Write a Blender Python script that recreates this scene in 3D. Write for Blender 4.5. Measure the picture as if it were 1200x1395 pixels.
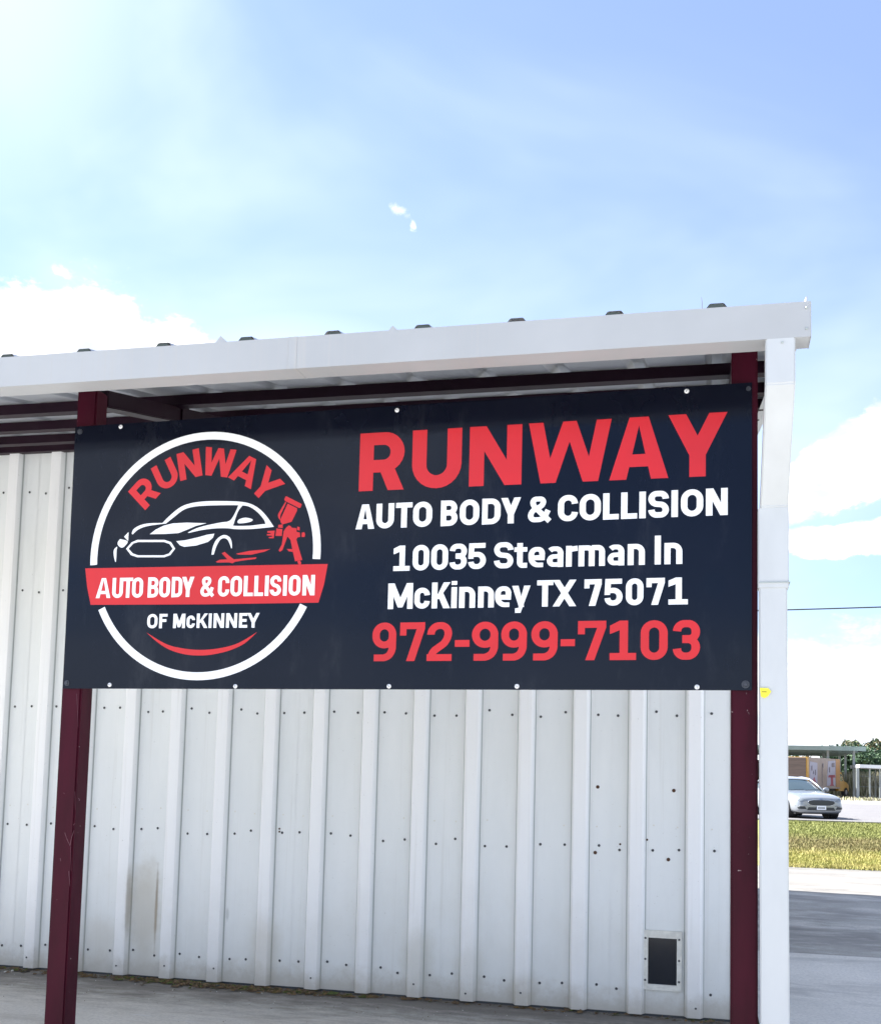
import bpy, bmesh, math, random
from math import radians, sin, cos, pi, tan, atan2
from mathutils import Vector, Matrix
from mathutils.geometry import tessellate_polygon
from mathutils.bvhtree import BVHTree
random.seed(7)
sc = bpy.context.scene
for o in list(bpy.data.objects): bpy.data.objects.remove(o)
COL = sc.collection

# ------------------------------------------------------------------ camera
CAM_D, CAM_H, PITCH, YAW, ROLL, FPX, CYPX = 3.62, 1.26, 4.9, 14.03, -1.404, 1490.7, 925.7
a, b, c = radians(PITCH), radians(YAW), radians(ROLL)
RM = (Matrix.Rotation(b, 3, 'Z') @ Matrix.Rotation(a, 3, 'X') @ Matrix.Rotation(c, 3, 'Y'))
CO = Vector((0, -CAM_D, CAM_H))
cam_d = bpy.data.cameras.new('camera'); cam = bpy.data.objects.new('camera', cam_d); COL.objects.link(cam)
cam.matrix_world = Matrix.Translation(CO) @ (RM @ Matrix.Rotation(radians(90), 3, 'X')).to_4x4()
cam_d.sensor_fit = 'VERTICAL'; cam_d.sensor_height = 24; cam_d.lens = FPX / 1395 * 24
cam_d.shift_x = 0; cam_d.shift_y = (CYPX - 697.5) / 1395
cam_d.clip_start = .05; cam_d.clip_end = 6000
sc.camera = cam
def on_y(u, v, y0, t=0.0):            # where a sight line meets the plane y = y0 + t*x (survey helper)
    d = RM @ Vector(((u - 600) / FPX, 1, -(v - CYPX) / FPX))
    s = (y0 + t * CO.x - CO.y) / (d.y - t * d.x)
    return CO + d * s

# ------------------------------------------------------------------ world
SUN_EL, SUN_AZ = 45.0, -80.0          # azimuth measured from +Y towards +X
SUN_STRENGTH, SKY_STRENGTH, EXPOSURE = 5.0, 0.063, 2.08
W = bpy.data.worlds.new('World'); sc.world = W; W.use_nodes = True
nt = W.node_tree; nt.nodes.clear()
def nd(tree, typ, **kw):
    n = tree.nodes.new(typ)
    for k, v in kw.items(): setattr(n, k, v)
    return n
def mth(tree, op, x, y=None, z=None, clamp=False):
    n = nd(tree, 'ShaderNodeMath', operation=op); n.use_clamp = clamp
    for i, q in enumerate((x, y, z)):
        if q is None: continue
        if hasattr(q, 'is_output'): tree.links.new(q, n.inputs[i])
        else: n.inputs[i].default_value = q
    return n.outputs[0]
def smooth(tree, val, lo, hi, o0=0, o1=1):
    n = nd(tree, 'ShaderNodeMapRange', interpolation_type='SMOOTHSTEP')
    tree.links.new(val, n.inputs['Value'])
    n.inputs['From Min'].default_value = lo; n.inputs['From Max'].default_value = hi
    n.inputs['To Min'].default_value = o0; n.inputs['To Max'].default_value = o1
    return n.outputs['Result']
def noise(tree, vec, scale, detail=4, rough=.5, dist=0):
    n = nd(tree, 'ShaderNodeTexNoise'); n.inputs['Scale'].default_value = scale
    n.inputs['Detail'].default_value = detail; n.inputs['Roughness'].default_value = rough
    n.inputs['Distortion'].default_value = dist
    if vec is not None: tree.links.new(vec, n.inputs['Vector'])
    return n.outputs['Fac']
def mapping(tree, vec, scale=(1, 1, 1), loc=(0, 0, 0), rot=(0, 0, 0)):
    n = nd(tree, 'ShaderNodeMapping'); tree.links.new(vec, n.inputs['Vector'])
    n.inputs['Scale'].default_value = scale; n.inputs['Location'].default_value = loc; n.inputs['Rotation'].default_value = rot
    return n.outputs[0]
def mixc(tree, fac, c1, c2, blend='MIX'):
    n = nd(tree, 'ShaderNodeMix', data_type='RGBA', blend_type=blend)
    for q, s in ((fac, 0), (c1, 6), (c2, 7)):
        if hasattr(q, 'is_output'): tree.links.new(q, n.inputs[s])
        else: n.inputs[s].default_value = q if s == 0 else (q[0], q[1], q[2], 1)
    return n.outputs[2]
sky = nd(nt, 'ShaderNodeTexSky', sky_type='NISHITA', sun_disc=False)
sky.sun_elevation = radians(SUN_EL); sky.sun_rotation = radians(SUN_AZ)
sky.altitude = 200; sky.air_density = 1.0; sky.dust_density = .7; sky.ozone_density = 2.6
tcw = nd(nt, 'ShaderNodeTexCoord').outputs['Generated']
sep = nd(nt, 'ShaderNodeSeparateXYZ'); nt.links.new(tcw, sep.inputs[0])
AZ = mth(nt, 'MULTIPLY', mth(nt, 'ARCTAN2', sep.outputs[0], sep.outputs[1]), 180 / pi)
EL = mth(nt, 'MULTIPLY', mth(nt, 'ARCSINE', sep.outputs[2]), 180 / pi)
def blob(az, el, ra, re, tilt=0):
    dx = mth(nt, 'SUBTRACT', AZ, az); dy = mth(nt, 'SUBTRACT', EL, el)
    if tilt: dy = mth(nt, 'SUBTRACT', dy, mth(nt, 'MULTIPLY', dx, tilt))
    x2 = mth(nt, 'POWER', mth(nt, 'ABSOLUTE', mth(nt, 'DIVIDE', dx, ra)), 2.0)
    y2 = mth(nt, 'POWER', mth(nt, 'ABSOLUTE', mth(nt, 'DIVIDE', dy, re)), 2.0)
    return mth(nt, 'SUBTRACT', 1.0, mth(nt, 'SQRT', mth(nt, 'ADD', x2, y2)))
def maxall(l):
    r = l[0]
    for q in l[1:]: r = mth(nt, 'MAXIMUM', r, q)
    return r
dirs = mapping(nt, tcw, (1, 1, 1.7))
fine = noise(nt, dirs, 22, 7, .64, .25)
finec = mth(nt, 'SUBTRACT', fine, .5)
# billowing clouds seen low over the roof and to the right, and their neighbours round the sky
cum = maxall([blob(-34.0, 16.2, 8.4, 7.3), blob(-29.0, 16.5, 4.4, 5.8), blob(-44, 14, 12, 8), blob(-33.4, 20.8, 3.6, 2.5),
              blob(7.6, 16.0, 5.2, 2.25, .45), blob(13, 18, 6, 3.2, .3), blob(8.5, 11.9, 7.5, .95),
              blob(90, 30, 3, 1), blob(60, 14, 14, 6), blob(105, 20, 16, 6), blob(150, 12, 20, 6),
              blob(-150, 16, 18, 6), blob(-105, 14, 14, 6)])
cumd = smooth(nt, mth(nt, 'ADD', cum, mth(nt, 'MULTIPLY', finec, .95)), -.02, .20)
bank = smooth(nt, mth(nt, 'ADD', mth(nt, 'SUBTRACT', 7.2, EL), mth(nt, 'MULTIPLY', finec, 5)), -.6, 1.2)
wn = mth(nt, 'SUBTRACT', noise(nt, tcw, 120, 5, .65, .5), .5)
wisp = smooth(nt, mth(nt, 'ADD', maxall([blob(-16.85, 28.0, .72, .32, -.25), blob(-16.1, 27.35, .25, .3)]), mth(nt, 'MULTIPLY', wn, 2.6)), .02, 1.0)
cumd = mth(nt, 'MAXIMUM', cumd, mth(nt, 'MULTIPLY', wisp, .7))
dens = mth(nt, 'MAXIMUM', cumd, mth(nt, 'MULTIPLY', bank, smooth(nt, noise(nt, mapping(nt, tcw, (1, 1, 5)), 1.6, 3), .35, .65, .45, .9)))
# thin high veil
veil_n = noise(nt, mapping(nt, tcw, (1, 1, 1.8), (.4, .1, 0), (.5, .3, .2)), 1.8, 5, .52, .4)
veil = smooth(nt, veil_n, .38, .72, .14, .55)
glow = smooth(nt, maxall([blob(-42, 38, 26, 24), blob(-22, 20, 16, 7)]), 0, 1.0, 0, .6)
veil = mth(nt, 'MAXIMUM', veil, mth(nt, 'MULTIPLY', glow, smooth(nt, veil_n, .25, .6, .45, 1.0)))
grey = smooth(nt, noise(nt, mapping(nt, dirs, (1, 1, 1.6), (0, 0, .03)), 13, 6, .62), .44, .64)
CW = 7.4
ccol = mixc(nt, mth(nt, 'MULTIPLY', grey, .7), (CW, CW * 1.0, CW * 1.02), (CW * .28, CW * .33, CW * .42))
sky_t = mixc(nt, 1.0, sky.outputs[0], (.84, .88, 1.0), 'MULTIPLY')
skyv = mixc(nt, veil, sky_t, (5.2, 5.8, 7.1))
skyc = mixc(nt, dens, skyv, ccol)
bg = nd(nt, 'ShaderNodeBackground'); bg.inputs['Strength'].default_value = SKY_STRENGTH
nt.links.new(skyc, bg.inputs['Color'])
wo = nd(nt, 'ShaderNodeOutputWorld'); nt.links.new(bg.outputs[0], wo.inputs['Surface'])
# ------------------------------------------------------------------ sun
sd = bpy.data.lights.new('sun', 'SUN'); sd.energy = SUN_STRENGTH; sd.angle = radians(.5); sd.color = (1, .97, .93)
sun = bpy.data.objects.new('sun', sd); COL.objects.link(sun)
sv = Vector((sin(radians(SUN_AZ)) * cos(radians(SUN_EL)), cos(radians(SUN_AZ)) * cos(radians(SUN_EL)), sin(radians(SUN_EL))))
sun.rotation_euler = sv.to_track_quat('Z', 'Y').to_euler(); sun.location = (-6, 3, 12)
vs = sc.view_settings; vs.view_transform = 'Standard'; vs.look = 'None'; vs.exposure = EXPOSURE; vs.gamma = 1; vs.use_curve_mapping = False

# ------------------------------------------------------------------ materials
def mat(name, col, rough=.5, metal=0, spec=.5, var=0, vscale=4, bump=0, bscale=40, coat=0, vstretch=(1, 1, 1), rvar=0):
    m = bpy.data.materials.new(name); m.use_nodes = True; t = m.node_tree; p = t.nodes['Principled BSDF']
    p.inputs['Base Color'].default_value = (*col, 1); p.inputs['Roughness'].default_value = rough
    p.inputs['Metallic'].default_value = metal; p.inputs['Specular IOR Level'].default_value = spec
    p.inputs['Coat Weight'].default_value = coat; p.inputs['Coat Roughness'].default_value = .05
    tc = t.nodes.new('ShaderNodeTexCoord').outputs['Object']
    if var:
        n = noise(t, mapping(t, tc, vstretch), vscale, 5, .6)
        f = smooth(t, n, .3, .7)
        t.links.new(mixc(t, f, [q * (1 - var) for q in col], [min(1, q * (1 + var * .6)) for q in col]), p.inputs['Base Color'])
        if rvar: t.links.new(smooth(t, n, .3, .7, rough - rvar, rough + rvar), p.inputs['Roughness'])
    if bump:
        bn = nd(t, 'ShaderNodeBump'); bn.inputs['Strength'].default_value = bump; bn.inputs['Distance'].default_value = .01
        t.links.new(noise(t, tc, bscale, 4, .6), bn.inputs['Height']); t.links.new(bn.outputs[0], p.inputs['Normal'])
    return m
def world_pos(t):
    return nd(t, 'ShaderNodeNewGeometry').outputs['Position']
def box_mask(t, pos, cx, cy, cz, rx, ry, rz, soft=.5, nscale=6, namp=.6):
    s = nd(t, 'ShaderNodeSeparateXYZ'); t.links.new(pos, s.inputs[0])
    r = None
    for i, (c_, r_) in enumerate(((cx, rx), (cy, ry), (cz, rz))):
        if r_ is None: continue
        q = mth(t, 'POWER', mth(t, 'ABSOLUTE', mth(t, 'DIVIDE', mth(t, 'SUBTRACT', s.outputs[i], c_), r_)), 2.0)
        r = q if r is None else mth(t, 'ADD', r, q)
    d = mth(t, 'SUBTRACT', 1.0, mth(t, 'SQRT', r))
    d = mth(t, 'ADD', d, mth(t, 'MULTIPLY', mth(t, 'SUBTRACT', noise(t, pos, nscale, 5, .65), .5), namp))
    return smooth(t, d, 0, soft)

def wall_material():
    m = mat('white_painted_steel', (.74, .77, .79), .38, 0, .5); t = m.node_tree; p = t.nodes['Principled BSDF']
    pos = world_pos(t)
    base = mixc(t, smooth(t, noise(t, mapping(t, pos, (2.2, 2.2, .5)), 2.0, 5, .6), .3, .75), (.86, .885, .88), (.80, .83, .825))
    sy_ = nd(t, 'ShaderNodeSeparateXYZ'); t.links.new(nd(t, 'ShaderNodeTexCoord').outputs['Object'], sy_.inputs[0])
    pan = smooth(t, mth(t, 'ADD', sy_.outputs[1], mth(t, 'MULTIPLY', mth(t, 'SUBTRACT', noise(t, mapping(t, pos, (3, 3, .8)), 2, 4, .6), .5), .012)), -.034, -.008, 0, .95)   # rib contrast painted in: shade tone in the flats, brighter rib fronts
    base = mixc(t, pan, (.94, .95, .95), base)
    cr = mth(t, 'MULTIPLY', smooth(t, sy_.outputs[1], -.014, -.007), smooth(t, sy_.outputs[1], -.0012, -.0024))   # crease shade painted as a dark line in the rib corners
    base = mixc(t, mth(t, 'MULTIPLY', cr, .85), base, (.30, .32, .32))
    # fine vertical rain streaks
    st = smooth(t, noise(t, mapping(t, pos, (38, 1, .7)), 1.0, 4, .6), .56, .78, 0, .28)
    base = mixc(t, st, base, (.60, .60, .56))
    s = nd(t, 'ShaderNodeSeparateXYZ'); t.links.new(pos, s.inputs[0])
    # splashed dirt along the foot of the wall
    foot = smooth(t, mth(t, 'ADD', s.outputs[2], mth(t, 'MULTIPLY', mth(t, 'SUBTRACT', noise(t, pos, 9, 6, .7), .5), .22)), .02, .17, .62, 0)
    base = mixc(t, foot, base, (.42, .37, .29))
    foot2 = smooth(t, mth(t, 'ADD', s.outputs[2], mth(t, 'MULTIPLY', mth(t, 'SUBTRACT', noise(t, pos, 3, 5, .7), .5), .9)), .05, .75, .22, 0)
    base = mixc(t, foot2, base, (.56, .53, .43))
    # brown run-down stains on the bays by the left post and further along
    for (cx, cz, rx, rz, st_, col) in ((-3.410, 0.437, .016, .26, .5, (.30, .25, .17)), (-3.236, 0.414, .013, .30, .85, (.26, .20, .14)),
                                       (-3.307, 0.379, .15, .46, .5, (.46, .41, .31)), (-2.53, .22, .14, .26, .30, (.50, .45, .34)), (-1.60, .22, .13, .24, .34, (.48, .46, .36)),
                                       (-1.30, .18, .12, .20, .22, (.52, .50, .40)), (-3.6, .2, .16, .2, .3, (.5, .45, .36)),
                                       (-2.773, 0.404, .014, .05, .5, (.45, .48, .46)), (-1.0, .1, .12, .12, .3, (.48, .43, .33))):
        k = box_mask(t, pos, cx, 0, cz, rx, None, rz, .7, 9, .7)
        base = mixc(t, mth(t, 'MULTIPLY', k, st_), base, col)
    # tiny scuffs
    sc_ = smooth(t, noise(t, pos, 75, 2, .5), .71, .76, 0, .35)
    base = mixc(t, sc_, base, (.36, .34, .3))
    t.links.new(base, p.inputs['Base Color'])
    bn = nd(t, 'ShaderNodeBump'); bn.inputs['Strength'].default_value = .6; bn.inputs['Distance'].default_value = .016
    t.links.new(noise(t, mapping(t, pos, (4, 4, 1.3)), 1.6, 3, .5), bn.inputs['Height']); t.links.new(bn.outputs[0], p.inputs['Normal'])
    return m
def gutter_material():
    m = mat('white_gutter_paint', (.70, .73, .76), .42); t = m.node_tree; p = t.nodes['Principled BSDF']
    pos = world_pos(t)
    base = mixc(t, smooth(t, noise(t, pos, 1.4, 4, .6), .3, .7), (.47, .48, .485), (.415, .425, .43))
    st = smooth(t, noise(t, mapping(t, pos, (85, 1, .8)), 1.0, 4, .62), .46, .72, 0, .6)
    pt = smooth(t, noise(t, mapping(t, pos, (1.3, 1, .3)), 1.0, 3, .5), .38, .62)
    base = mixc(t, mth(t, 'MULTIPLY', st, pt), base, (.47, .46, .44))
    t.links.new(base, p.inputs['Base Color'])
    bn = nd(t, 'ShaderNodeBump'); bn.inputs['Strength'].default_value = .2; bn.inputs['Distance'].default_value = .01
    t.links.new(noise(t, mapping(t, pos, (2, 2, 2)), 2, 3, .5), bn.inputs['Height']); t.links.new(bn.outputs[0], p.inputs['Normal'])
    return m
def post_material():
    m = mat('maroon_paint', (.075, .010, .024), .5, 0, .15); t = m.node_tree; p = t.nodes['Principled BSDF']
    pos = world_pos(t)
    base = mixc(t, smooth(t, noise(t, mapping(t, pos, (4, 4, 1)), 2.5, 5, .6), .3, .7), (.052, .002, .012), (.034, .0015, .008))
    sc_ = smooth(t, noise(t, mapping(t, pos, (60, 60, 5), (3, 1, 2)), 1.4, 5, .7, 1.2), .70, .755, 0, .5)
    base = mixc(t, sc_, base, (.36, .22, .24))
    s2 = smooth(t, noise(t, pos, 60, 3, .5), .73, .77, 0, .7)
    base = mixc(t, s2, base, (.45, .36, .36))
    t.links.new(base, p.inputs['Base Color'])
    bn = nd(t, 'ShaderNodeBump'); bn.inputs['Strength'].default_value = .15; bn.inputs['Distance'].default_value = .004
    t.links.new(noise(t, pos, 30, 4, .6), bn.inputs['Height']); t.links.new(bn.outputs[0], p.inputs['Normal'])
    return m
def sign_material():
    m = mat('dark_slate_sign_face', (.026, .034, .052), .12, 0, .28); t = m.node_tree; p = t.nodes['Principled BSDF']
    pos = world_pos(t)
    n = noise(t, pos, 1.2, 4, .6)
    base = mixc(t, smooth(t, n, .3, .7), (.003, .004, .010), (.005, .006, .013))
    p.inputs['Specular Tint'].default_value = (.72, .84, 1, 1)
    dust = smooth(t, noise(t, mapping(t, pos, (1, 1, .35)), 6, 6, .72), .52, .80, 0, .05)
    base = mixc(t, dust, base, (.35, .36, .38))
    sm = maxm = box_mask(t, pos, .0, 0, 1.895, .05, None, .055, .5, 30, .7)
    base = mixc(t, mth(t, 'MULTIPLY', sm, .6), base, (.003, .005, .012))
    t.links.new(base, p.inputs['Base Color'])
    t.links.new(smooth(t, noise(t, pos, 3.5, 5, .65),   .3, .7, .09, .15), p.inputs['Roughness'])
    bn = nd(t, 'ShaderNodeBump'); bn.inputs['Strength'].default_value = .22; bn.inputs['Distance'].default_value = .006
    t.links.new(noise(t, mapping(t, pos, (1, 1, 1)), 2.6, 2, .5), bn.inputs['Height']); t.links.new(bn.outputs[0], p.inputs['Normal'])
    return m
def concrete_material(name, c1, c2, stain, wet=None):
    m = mat(name, c1, .85, 0, .3); t = m.node_tree; p = t.nodes['Principled BSDF']; pos = world_pos(t)
    base = mixc(t, smooth(t, noise(t, pos, .9, 6, .6), .3, .7), c1, c2)
    base = mixc(t, smooth(t, noise(t, mapping(t, pos, (.6, 1.5 if wet else 2.0, 1), (0, 0, 0), (0, 0, .12)), 1.3, 7, .72, .4), .46, .66, 0, .75), base, stain)
    base = mixc(t, smooth(t, noise(t, pos, 55, 4, .7), .42, .62, 0, .42), base, [q * .6 for q in c1])
    base = mixc(t, smooth(t, noise(t, mapping(t, pos, (7, 55, 1), (0, 0, 0), (0, 0, .5)), .7, 3, .6), .60, .72, 0, .35), base, [min(.75, q * 1.5) for q in c1])
    s = nd(t, 'ShaderNodeSeparateXYZ'); t.links.new(pos, s.inputs[0])
    if wet is None:   # grime collected along the wall foot
        g = smooth(t, mth(t, 'ADD', s.outputs[1], mth(t, 'MULTIPLY', mth(t, 'SUBTRACT', noise(t, mapping(t, pos, (1, 2.5, 1)), 4, 6, .7), .5), 1.1)), 1.5, 2.36, 0, .8)
        base = mixc(t, g, base, (.10, .085, .07))
    t.links.new(base, p.inputs['Base Color'])
    bn = nd(t, 'ShaderNodeBump'); bn.inputs['Strength'].default_value = .3; bn.inputs['Distance'].default_value = .006
    t.links.new(noise(t, pos, 90, 4, .65), bn.inputs['Height']); t.links.new(bn.outputs[0], p.inputs['Normal'])
    return m
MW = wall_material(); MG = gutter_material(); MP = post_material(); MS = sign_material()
M_roof_under = mat('galvalume_roof', (.36, .38, .42), .45, .1, .5, .15, 3)
M_steel = mat('dark_maroon_steel', (.014, .003, .010), .5, 0, .2, .2, 3)
M_white = mat('vinyl_white', (.86, .87, .88), .35, 0, .4)
M_red = mat('vinyl_red', (.60, .012, .018), .30, 0, .5, .08, 2)
M_screw = mat('screw_zinc', (.07, .075, .08), .5, .3)
M_rust = mat('rusty_screw', (.10, .05, .03), .8, 0, .3, .4, 200)
M_sscrew = mat('screw_white', (.82, .82, .82), .35)
M_pipe = mat('white_downspout_paint', (.56, .58, .585), .4, 0, .5, .10, 2.2, .12, 5, vstretch=(1, 1, .4))
M_bolt = mat('dull_bolt', (.06, .065, .08), .4, .4)
M_black = mat('black_rubber', (.012, .012, .014), .6)
M_closure = mat('green_foam_closure', (.06, .075, .07), .9)
M_flap = mat('smoked_flap', (.004, .007, .014), .15, 0, .5, .2, 5)
M_petframe = mat('off_white_plastic', (.78, .77, .70), .5, 0, .4, .12, 30)
M_yellow = mat('yellow_sticker', (.90, .78, .05), .5)
M_galv = mat('grey_steel', (.42, .47, .46), .5, .3, .5, .15, 2)
M_twig = mat('dry_twig', (.16, .11, .065), .9, 0, .2, .4, 20)
M_leaf = mat('dry_leaf', (.20, .13, .06), .9, 0, .2, .4, 20)
M_scratch = mat('bare_scratch', (.20, .10, .12), .7, 0, .3)
M_moss = mat('weedy_debris', (.10, .12, .035), .9, 0, .2, .4, 20)

# ------------------------------------------------------------------ mesh helpers
class MB:
    def __init__(s): s.v = []; s.f = []; s.mi = []; s.mats = []
    def m(s, mt):
        if mt not in s.mats: s.mats.append(mt)
        return s.mats.index(mt)
    def add(s, vs_, fs, mt=None):
        n = len(s.v); s.v += [tuple(q) for q in vs_]; i = s.m(mt) if mt else 0
        for f in fs: s.f.append(tuple(n + k for k in f)); s.mi.append(i)
    def box(s, x0, x1, y0, y1, z0, z1, mt=None):
        s.add([(x, y, z) for x in (x0, x1) for y in (y0, y1) for z in (z0, z1)],
              [(0, 1, 3, 2), (4, 6, 7, 5), (0, 4, 5, 1), (2, 3, 7, 6), (0, 2, 6, 4), (1, 5, 7, 3)], mt)
    def tube(s, pts, r, n=8, mt=None, cap=True, flat=1.0):
        pts = [Vector(p) for p in pts]; rs = r if isinstance(r, (list, tuple)) else [r] * len(pts); rings = []
        for i, p in enumerate(pts):
            d = (pts[min(i + 1, len(pts) - 1)] - pts[max(i - 1, 0)]).normalized()
            up = Vector((0, 0, 1)) if abs(d.z) < .9 else Vector((0, 1, 0))
            x = d.cross(up).normalized(); y = d.cross(x)
            rings.append([p + (x * cos(2 * pi * k / n) + y * sin(2 * pi * k / n) * flat) * rs[i] for k in range(n)])
        vs_ = [q for r_ in rings for q in r_]; fs = []
        for i in range(len(pts) - 1):
            for k in range(n): fs.append((i * n + k, i * n + (k + 1) % n, (i + 1) * n + (k + 1) % n, (i + 1) * n + k))
        if cap: fs += [tuple(range(n))[::-1], tuple((len(pts) - 1) * n + k for k in range(n))]
        s.add(vs_, fs, mt)
    def poly(s, pts3, mt=None):
        t = tessellate_polygon([[Vector(p) for p in pts3]]); s.add(pts3, [tuple(q) for q in t], mt)
    def build(s, name, mt, parent=None, smooth_=False, bevel=0, seg=2):
        me = bpy.data.meshes.new(name); me.from_pydata(s.v, [], s.f)
        for m_ in (s.mats or [mt]): me.materials.append(m_)
        if s.mats: me.polygons.foreach_set('material_index', s.mi)
        if smooth_: me.polygons.foreach_set('use_smooth', [True] * len(me.polygons))
        me.update()
        o = bpy.data.objects.new(name, me); COL.objects.link(o)
        if parent: o.parent = parent
        if bevel:
            bm = bmesh.new(); bm.from_mesh(me); bmesh.ops.recalc_face_normals(bm, faces=bm.faces)
            bmesh.ops.bevel(bm, geom=bm.edges[:], offset=bevel, segments=seg, affect='EDGES', clamp_overlap=True)
            bm.to_mesh(me); bm.free()
        return o
def fixn(o):
    bm = bmesh.new(); bm.from_mesh(o.data); bmesh.ops.recalc_face_normals(bm, faces=bm.faces); bm.to_mesh(o.data); bm.free(); return o
def bx(name, x0, x1, y0, y1, z0, z1, mt, parent=None, bevel=0):
    q = MB(); q.box(x0, x1, y0, y1, z0, z1); return q.build(name, mt, parent, bevel=bevel)
def tag(o, label=None, cat=None, group=None, kind=None):
    if label: o['label'] = label
    if cat: o['category'] = cat
    if group: o['group'] = group
    if kind: o['kind'] = kind
    return o
def empty(name, loc, label, cat, group=None, rz=0):
    o = bpy.data.objects.new(name, None); COL.objects.link(o); o.location = loc; o.rotation_euler = (0, 0, rz); o.empty_display_size = .2
    return tag(o, label, cat, group)
def share(name, me, parent=None, loc=(0, 0, 0), rot=(0, 0, 0)):
    o = bpy.data.objects.new(name, me); COL.objects.link(o); o.parent = parent; o.location = loc; o.rotation_euler = rot; return o
def sheet(name, x0, x1, y0, y1, z, mt, nx=1, ny=1):
    q = MB(); vs_ = []; fs = []
    for j in range(ny + 1):
        for i in range(nx + 1): vs_.append((x0 + (x1 - x0) * i / nx, y0 + (y1 - y0) * j / ny, z))
    for j in range(ny):
        for i in range(nx): k = j * (nx + 1) + i; fs.append((k, k + 1, k + nx + 2, k + nx + 1))
    q.add(vs_, fs); return q.build(name, mt)

# ------------------------------------------------------------------ ground
M_conc = concrete_material('porch_concrete', (.76, .71, .62), (.65, .61, .54), (.40, .35, .28))
M_apron = concrete_material('apron_concrete', (.72, .67, .59), (.60, .56, .49), (.40, .37, .33), 1)
M_tar = concrete_material('old_dark_asphalt', (.42, .39, .34), (.20, .185, .165), (.62, .57, .50), 1)
M_front = concrete_material('forecourt_asphalt', (.40, .40, .39), (.35, .35, .34), (.43, .43, .42), 1)
M_side = concrete_material('pale_drive_concrete', (.23, .22, .20), (.18, .172, .16), (.11, .107, .10), 1)
M_road = concrete_material('grey_road', (.17, .165, .165), (.15, .145, .15), (.20, .195, .195), 1)
M_gravel = concrete_material('pale_gravel', (.28, .26, .23), (.23, .215, .19), (.18, .17, .13), 1)
def grass_mat():
    m = mat('grass_ground', (.12, .12, .04), .9, 0, .2); t = m.node_tree; p = t.nodes['Principled BSDF']; pos = world_pos(t)
    s = nd(t, 'ShaderNodeSeparateXYZ'); t.links.new(pos, s.inputs[0])
    yy = mth(t, 'ADD', s.outputs[1], mth(t, 'MULTIPLY', mth(t, 'SUBTRACT', noise(t, mapping(t, pos, (.6, .6, 1)), .6, 4, .6), .5), 5))
    base = mixc(t, smooth(t, noise(t, mapping(t, pos, (1, .5, 1)), 1.3, 6, .7), .35, .68), (.26, .26, .075), (.40, .35, .14))
    base = mixc(t, smooth(t, yy, 16.5, 19.5, 0, .85), base, mixc(t, smooth(t, noise(t, pos, 1.1, 5, .7), .4, .6), (.14, .13, .055), (.19, .155, .08)))
    base = mixc(t, smooth(t, yy, 22, 25, 0, .8), base, (.20, .22, .07))
    base = mixc(t, smooth(t, noise(t, pos, 14, 4, .7), .45, .7, 0, .2), base, (.10, .11, .03))
    t.links.new(base, p.inputs['Base Color'])
    bn = nd(t, 'ShaderNodeBump'); bn.inputs['Strength'].default_value = .8; bn.inputs['Distance'].default_value = .04
    t.links.new(noise(t, pos, 12, 5, .7), bn.inputs['Height']); t.links.new(bn.outputs[0], p.inputs['Normal'])
    return m
M_grass = grass_mat()
M_far = mat('dry_field', (.22, .21, .12), .95, 0, .2, .3, .05)
tag(sheet('ground', -1500, 1500, -400, 2600, -.03, M_far), kind='structure')
tag(sheet('porch_slab', -14, .23, -1.1, 2.60, .0, M_conc), kind='structure')
tag(sheet('concrete_apron', .24, 16, -1.1, 5.05, -.004, M_apron), kind='structure')
tag(sheet('forecourt', -40, 40, -30, -1.1, -.012, M_front), kind='structure')
tag(sheet('slab_under_building', -14, .23, 2.60, 12.4, -.008, M_side), kind='structure')
tag(sheet('asphalt_strip', .24, 60, 5.05, 9.95, -.012, M_tar), kind='structure')
tag(sheet('driveway', -30, 60, 9.95, 13.85, -.016, M_side), kind='structure')
tag(sheet('verge', -30, 70, 13.85, 34.2, -.012, M_grass), kind='structure')
tag(sheet('road', -200, 200, 34.45, 70, -.02, M_road), kind='structure')
tag(sheet('gravel_yard', -200, 200, 70, 125, -.024, M_gravel), kind='structure')
k = MB()
for i in range(-10, 30): k.box(i * 3 + .006, i * 3 + 2.994, 34.2, 34.45, -.03, .035)
tag(k.build('road_kerb', M_side), kind='structure')

# grass blades on the verge
g = MB(); rnd = random.Random(3)
V = []; F = []
for i in range(42000):
    y = 13.74 + 20.2 * rnd.random() ** 1.5
    if y < 13.86 and rnd.random() < .35: continue
    x0 = .05 * y; x = x0 + rnd.random() * (y * .16 + 1.2)
    h = rnd.uniform(.02, .05) * (1.5 if rnd.random() < .08 else 1); w = rnd.uniform(.003, .007) * (1 + y / 20)
    an = rnd.random() * pi; dx, dy = cos(an) * w, sin(an) * w; lx, ly = rnd.gauss(0, .02), rnd.gauss(0, .02)
    n = len(V); V += [(x - dx, y - dy, -.012), (x + dx, y + dy, -.012), (x + lx, y + ly, h)]; F.append((n, n + 1, n + 2))
g.v = V; g.f = F
tag(g.build('grass', M_grass), 'short yellow-green grass between the drive and the road', 'grass', kind='stuff')

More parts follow.
